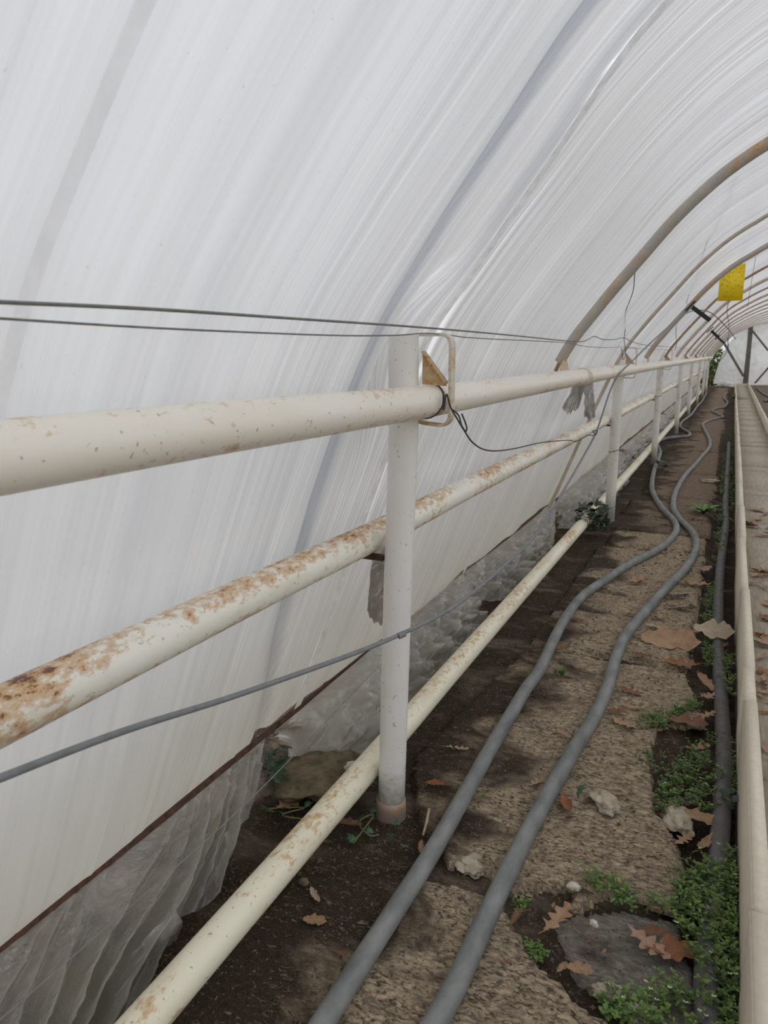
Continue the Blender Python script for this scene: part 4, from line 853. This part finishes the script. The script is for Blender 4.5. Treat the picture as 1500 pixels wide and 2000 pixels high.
# ------------------------------------------------------------------ weeds
def lf(mb, c, d, n, L, wd):
    """small pointed oval leaf at c along d with normal n"""
    d = d.normalized(); s = d.cross(n).normalized() * wd; u = n.normalized()
    mb.add([c, c + d * L * .35 + s + u * L * .10, c + d * L * .4 - u * L * .02, c + d * L * .35 - s + u * L * .10, c + d * L * .75 + s * .7 + u * L * .06, c + d * L * .75 - s * .7 + u * L * .06, c + d * L],
           [(0, 2, 1), (0, 3, 2), (1, 2, 4), (2, 3, 5), (4, 2, 6), (2, 5, 6)])
def weeds(label, poly, count, h, lsize, seed, name='chickweed', z=.012, flowers=0, young=.25, cat='weed'):
    R = random.Random(seed); P = [onz(px, py, z)[:2] for px, py in poly]; xs = [p[0] for p in P]; yy_ = [p[1] for p in P]
    t = thing(name, label, cat, (sum(xs) / len(xs), sum(yy_) / len(yy_), z))
    A, B, S, Fl = MB(), MB(), MB(), MB(); k = 0; tries = 0
    while k < count and tries < count * 30:
        tries += 1; x, y = R.uniform(min(xs), max(xs)), R.uniform(min(yy_), max(yy_))
        if not inside([tuple(p) for p in P], x, y): continue
        k += 1; hh = h * R.uniform(.35, 1.1); a = R.uniform(0, 6.28); lean = R.uniform(.2, 1.3)
        p = Vector((x, y, z)); pts = [p.copy()]; m = R.randint(3, 5); dirv = Vector((math.cos(a) * lean, math.sin(a) * lean, 1)).normalized()
        for i in range(m):
            p = p + dirv * hh / m; dirv = (dirv + Vector((R.uniform(-.3, .3), R.uniform(-.3, .3), R.uniform(-.15, .1)))).normalized(); p.z = max(p.z, z + .004); p.x = min(p.x, .108); pts.append(p.copy())
        S.tube(pts, .0009, 3, False); T = B if R.random() < young else A
        for i, q in enumerate(pts[1:]):
            for sd in (0, math.pi):
                b = i * 1.57 + a + sd + R.uniform(-.4, .4); d = Vector((math.cos(b), math.sin(b), R.uniform(.0, .6))); L = lsize * R.uniform(.6, 1.15) * (.7 if i == m - 1 else 1)
                n_ = (Vector((0, 0, 1)) - d.normalized() * d.normalized().z); lf(T if i < m - 1 else B, q, d, n_, L, L * .33)
        if R.random() < flowers:
            q = pts[-1]; lf(Fl, q, Vector((1, 0, .6)), Vector((0, 0, 1)), .005, .002); lf(Fl, q, Vector((-1, .3, .6)), Vector((0, 0, 1)), .005, .002)
    for nm, mb_, mt in (('leaves', A, 'green'), ('young_leaves', B, 'green2'), ('stems', S, 'stem'), ('flowers', Fl, 'flower')):
        if mb_.v: o = mb_.build(nm, M[mt], t, False); o['kind'] = 'stuff'
    return t
weeds('biggest lush chickweed patch hugging the curb at the lower right', [(1310, 1755), (1345, 1710), (1400, 1690), (1445, 1690), (1445, 1950), (1400, 1990), (1350, 1900), (1345, 1840), (1325, 1800)], 300, .065, .0135, 1, flowers=.06)
weeds('chickweed sprawl at the very bottom right corner', [(1270, 1935), (1330, 1930), (1400, 1960), (1450, 1950), (1450, 2080), (1200, 2080), (1180, 1990)], 130, .055, .013, 2, flowers=.05, young=.4)
weeds('chickweed patch beside the dark hose in the middle of the bed', [(1300, 1520), (1340, 1470), (1385, 1440), (1435, 1450), (1432, 1560), (1395, 1600), (1330, 1580), (1285, 1600), (1265, 1570)], 220, .04, .0115, 3, flowers=.03)
weeds('small low weed patch left of the pale lobed leaf', [(1240, 1425), (1245, 1405), (1300, 1395), (1360, 1370), (1368, 1385), (1330, 1400), (1300, 1425)], 120, .035, .010, 4)
weeds('weed tuft below the large flat pale leaf', [(1365, 1245), (1405, 1240), (1402, 1300), (1375, 1305)], 90, .03, .011, 5)
weeds('narrow weed strip left of the dark hose above the pale leaf', [(1382, 1150), (1394, 1145), (1398, 1215), (1372, 1218)], 80, .035, .012, 6, young=.6)
weeds('weedy green line between far dark hose and slabs', [(1412, 890), (1416, 890), (1409, 1080), (1400, 1100)], 90, .05, .022, 7, young=.6)
weeds('weeds in the gutter between the far dark hose and the curb', [(1426, 830), (1431, 830), (1432, 1010), (1425, 1060), (1422, 960)], 90, .05, .024, 8, young=.4)
weeds('sparse trailing weed along the upper rim of the grey concrete patch', [(1140, 1690), (1170, 1720), (1290, 1770), (1325, 1760), (1300, 1800), (1200, 1770), (1150, 1740)], 34, .06, .014, 9, young=.6)
weeds('tiny weed tuft on the lower rim by the round tan leaf', [(1025, 1850), (1045, 1848), (1072, 1870), (1060, 1882), (1035, 1872)], 40, .02, .008, 10)
weeds('low weeds among the pale rubble chunks at the bottom', [(1165, 1945), (1210, 1960), (1260, 1985), (1230, 2010), (1180, 1980)], 40, .04, .011, 11)
weeds('tiny green sprout between the two hoses', [(1085, 1312), (1102, 1312), (1100, 1322), (1086, 1322)], 14, .02, .012, 12)
weeds('small weed tuft at the notch left of the big tan oak leaf', [(1005, 1765), (1040, 1765), (1038, 1785), (1010, 1790)], 14, .025, .010, 13)
weeds('grass-like weeds in the gutter between hose and curb below the pale leaf', [(1412, 1290), (1428, 1290), (1428, 1360), (1414, 1360)], 26, .06, .016, 14, young=.5)
weeds('weeds at the far end of the paved path', [onz_ for onz_ in ((1440, 776), (1464, 776), (1466, 781), (1441, 781))], 60, .1, .06, 15, z=.13)
weeds('scattered sprouts over the slab above the biggest weed patch', [(1255, 1470), (1300, 1480), (1280, 1520), (1250, 1500)], 22, .025, .009, 16)
# dandelion rosette
def rosette(px, py, L, n, label, seed):
    R = random.Random(seed); p = Vector(onz(px, py, .02)); t = thing('dandelion', label, 'weed', p)
    for k in range(n):
        a = k * 2.4 + R.uniform(-.3, .3); l = L * R.uniform(.6, 1.1); el = R.uniform(.3, 1.0); mb = MB(); vs = []; fs = []
        for i in range(9):
            u = i / 8; w = l * .16 * (.15 + u) * (1.15 - u) * 1.9 * (1.25 if i % 2 else .7); r = l * u * math.cos(el * (1 - u * .5)); z = l * math.sin(el) * u * (1.15 - .6 * u)
            c = p + Vector((math.cos(a) * r, math.sin(a) * r, z)); s = Vector((-math.sin(a), math.cos(a), 0)) * w; vs += [c - s + Vector((0, 0, w * .4)), c, c + s + Vector((0, 0, w * .4))]
        for i in range(8): fs += [(i * 3, i * 3 + 1, i * 3 + 4, i * 3 + 3), (i * 3 + 1, i * 3 + 2, i * 3 + 5, i * 3 + 4)]
        mb.add(vs, fs); mb.build('leaf', M['green2'] if k % 2 else M['green'], t)
rosette(1374, 1003, .15, 13, 'toothed green dandelion rosette growing left of the dark hose', 3)
rosette(940, 1555, .022, 6, 'small pale green seedling on the left hose edge', 4)
# ivy
def ivy_leaf(p, size, yaw, tilt, m, parent=None):
    out = [(0, -.05), (.28, -.22), (.5, .05), (.36, .25), (.42, .55), (.16, .5), (0, 1.0), (-.16, .5), (-.42, .55), (-.36, .25), (-.5, .05), (-.28, -.22)]
    vs = [(0, .2, .05)] + [(x, y, -.06 * abs(x) - .1 * y * y) for x, y in out]; mb = MB(); mb.add([Vector(v) * size for v in vs], [(0, i, i % 12 + 1) for i in range(1, 13)])
    me = bpy.data.meshes.new('ivy_leaf'); me.from_pydata(mb.v, [], mb.f); me.update(); me.materials.append(m); o = link(bpy.data.objects.new('ivy_leaf', me))
    o.location = p; o.rotation_euler = (tilt, rnd.uniform(-.4, .4), yaw); o.scale = (1, 1, 1)
    if parent: o.parent = parent; o.matrix_parent_inverse = Matrix.Translation(-Vector(parent.location))
    return o
def ivy(label, base, spots, size, m, seed):
    R = random.Random(seed); t = thing('ivy', label, 'ivy', base)
    for q in spots: ivy_leaf(q, size * R.uniform(.75, 1.2), R.uniform(0, 6.28), R.uniform(.1, 1.0), m, t)
    mb = MB(); mb.tube(spline([base] + [Vector(q) - Vector((0, 0, .01)) for q in spots[::2]], 4), .0022, 6); mb.build('stem', M['stem'], t)
R4 = random.Random(2)
b0 = Vector(onz(1160, 1030, 0)); ivy('dark ivy clump wrapped around the second post foot and pipe end', b0, [Vector(ond(R4.uniform(1128, 1185), R4.uniform(985, 1035), R4.uniform(4.95, 5.3))) for k in range(64)], .062, M['ivy'], 1)
b0 = Vector(onz(540, 1520, 0)); ivy('dark ivy leaves below the rail left of the mossy stone', b0, [Vector(onz(R4.uniform(520, 565), R4.uniform(1455, 1525), R4.uniform(.06, .12))) for k in range(12)], .045, M['ivy'], 2)
b0 = Vector(onz(560, 1590, 0)); ivy('ivy sprig around the big tan oak leaf by the cream pipe', b0, [Vector(onz(R4.uniform(500, 640), R4.uniform(1570, 1605), R4.uniform(.03, .05))) for k in range(8)], .03, M['ivy2'], 3)
b0 = Vector(onz(740, 1630, 0)); ivy('sparse ivy at the foot of the nearest post', b0, [Vector(onz(*q, .03)) for q in ((722, 1625), (775, 1610), (700, 1600), (790, 1650), (730, 1585), (760, 1640), (690, 1640))], .024, M['ivy2'], 4)
b0 = Vector(onz(1130, 1555, 0.02)); ivy('single young ivy leaf on a stalk beside the right hose', b0, [Vector(onz(1130, 1543, .05))], .035, M['ivy2'], 5)
b0 = Vector(onz(1425, 1560, 0.02)); ivy('ivy leaves between the dark hose and curb by the middle weed patch', b0, [Vector(onz(*q, .05)) for q in ((1410, 1548), (1425, 1575), (1432, 1560))], .03, M['ivy'], 6)
b0 = Vector(onz(1290, 912, 0.0)); ivy('small ivy clump where the left hose passes the third post', b0, [Vector(onz(R4.uniform(1280, 1298), R4.uniform(900, 918), R4.uniform(.03, .1))) for k in range(12)], .06, M['ivy'], 7)
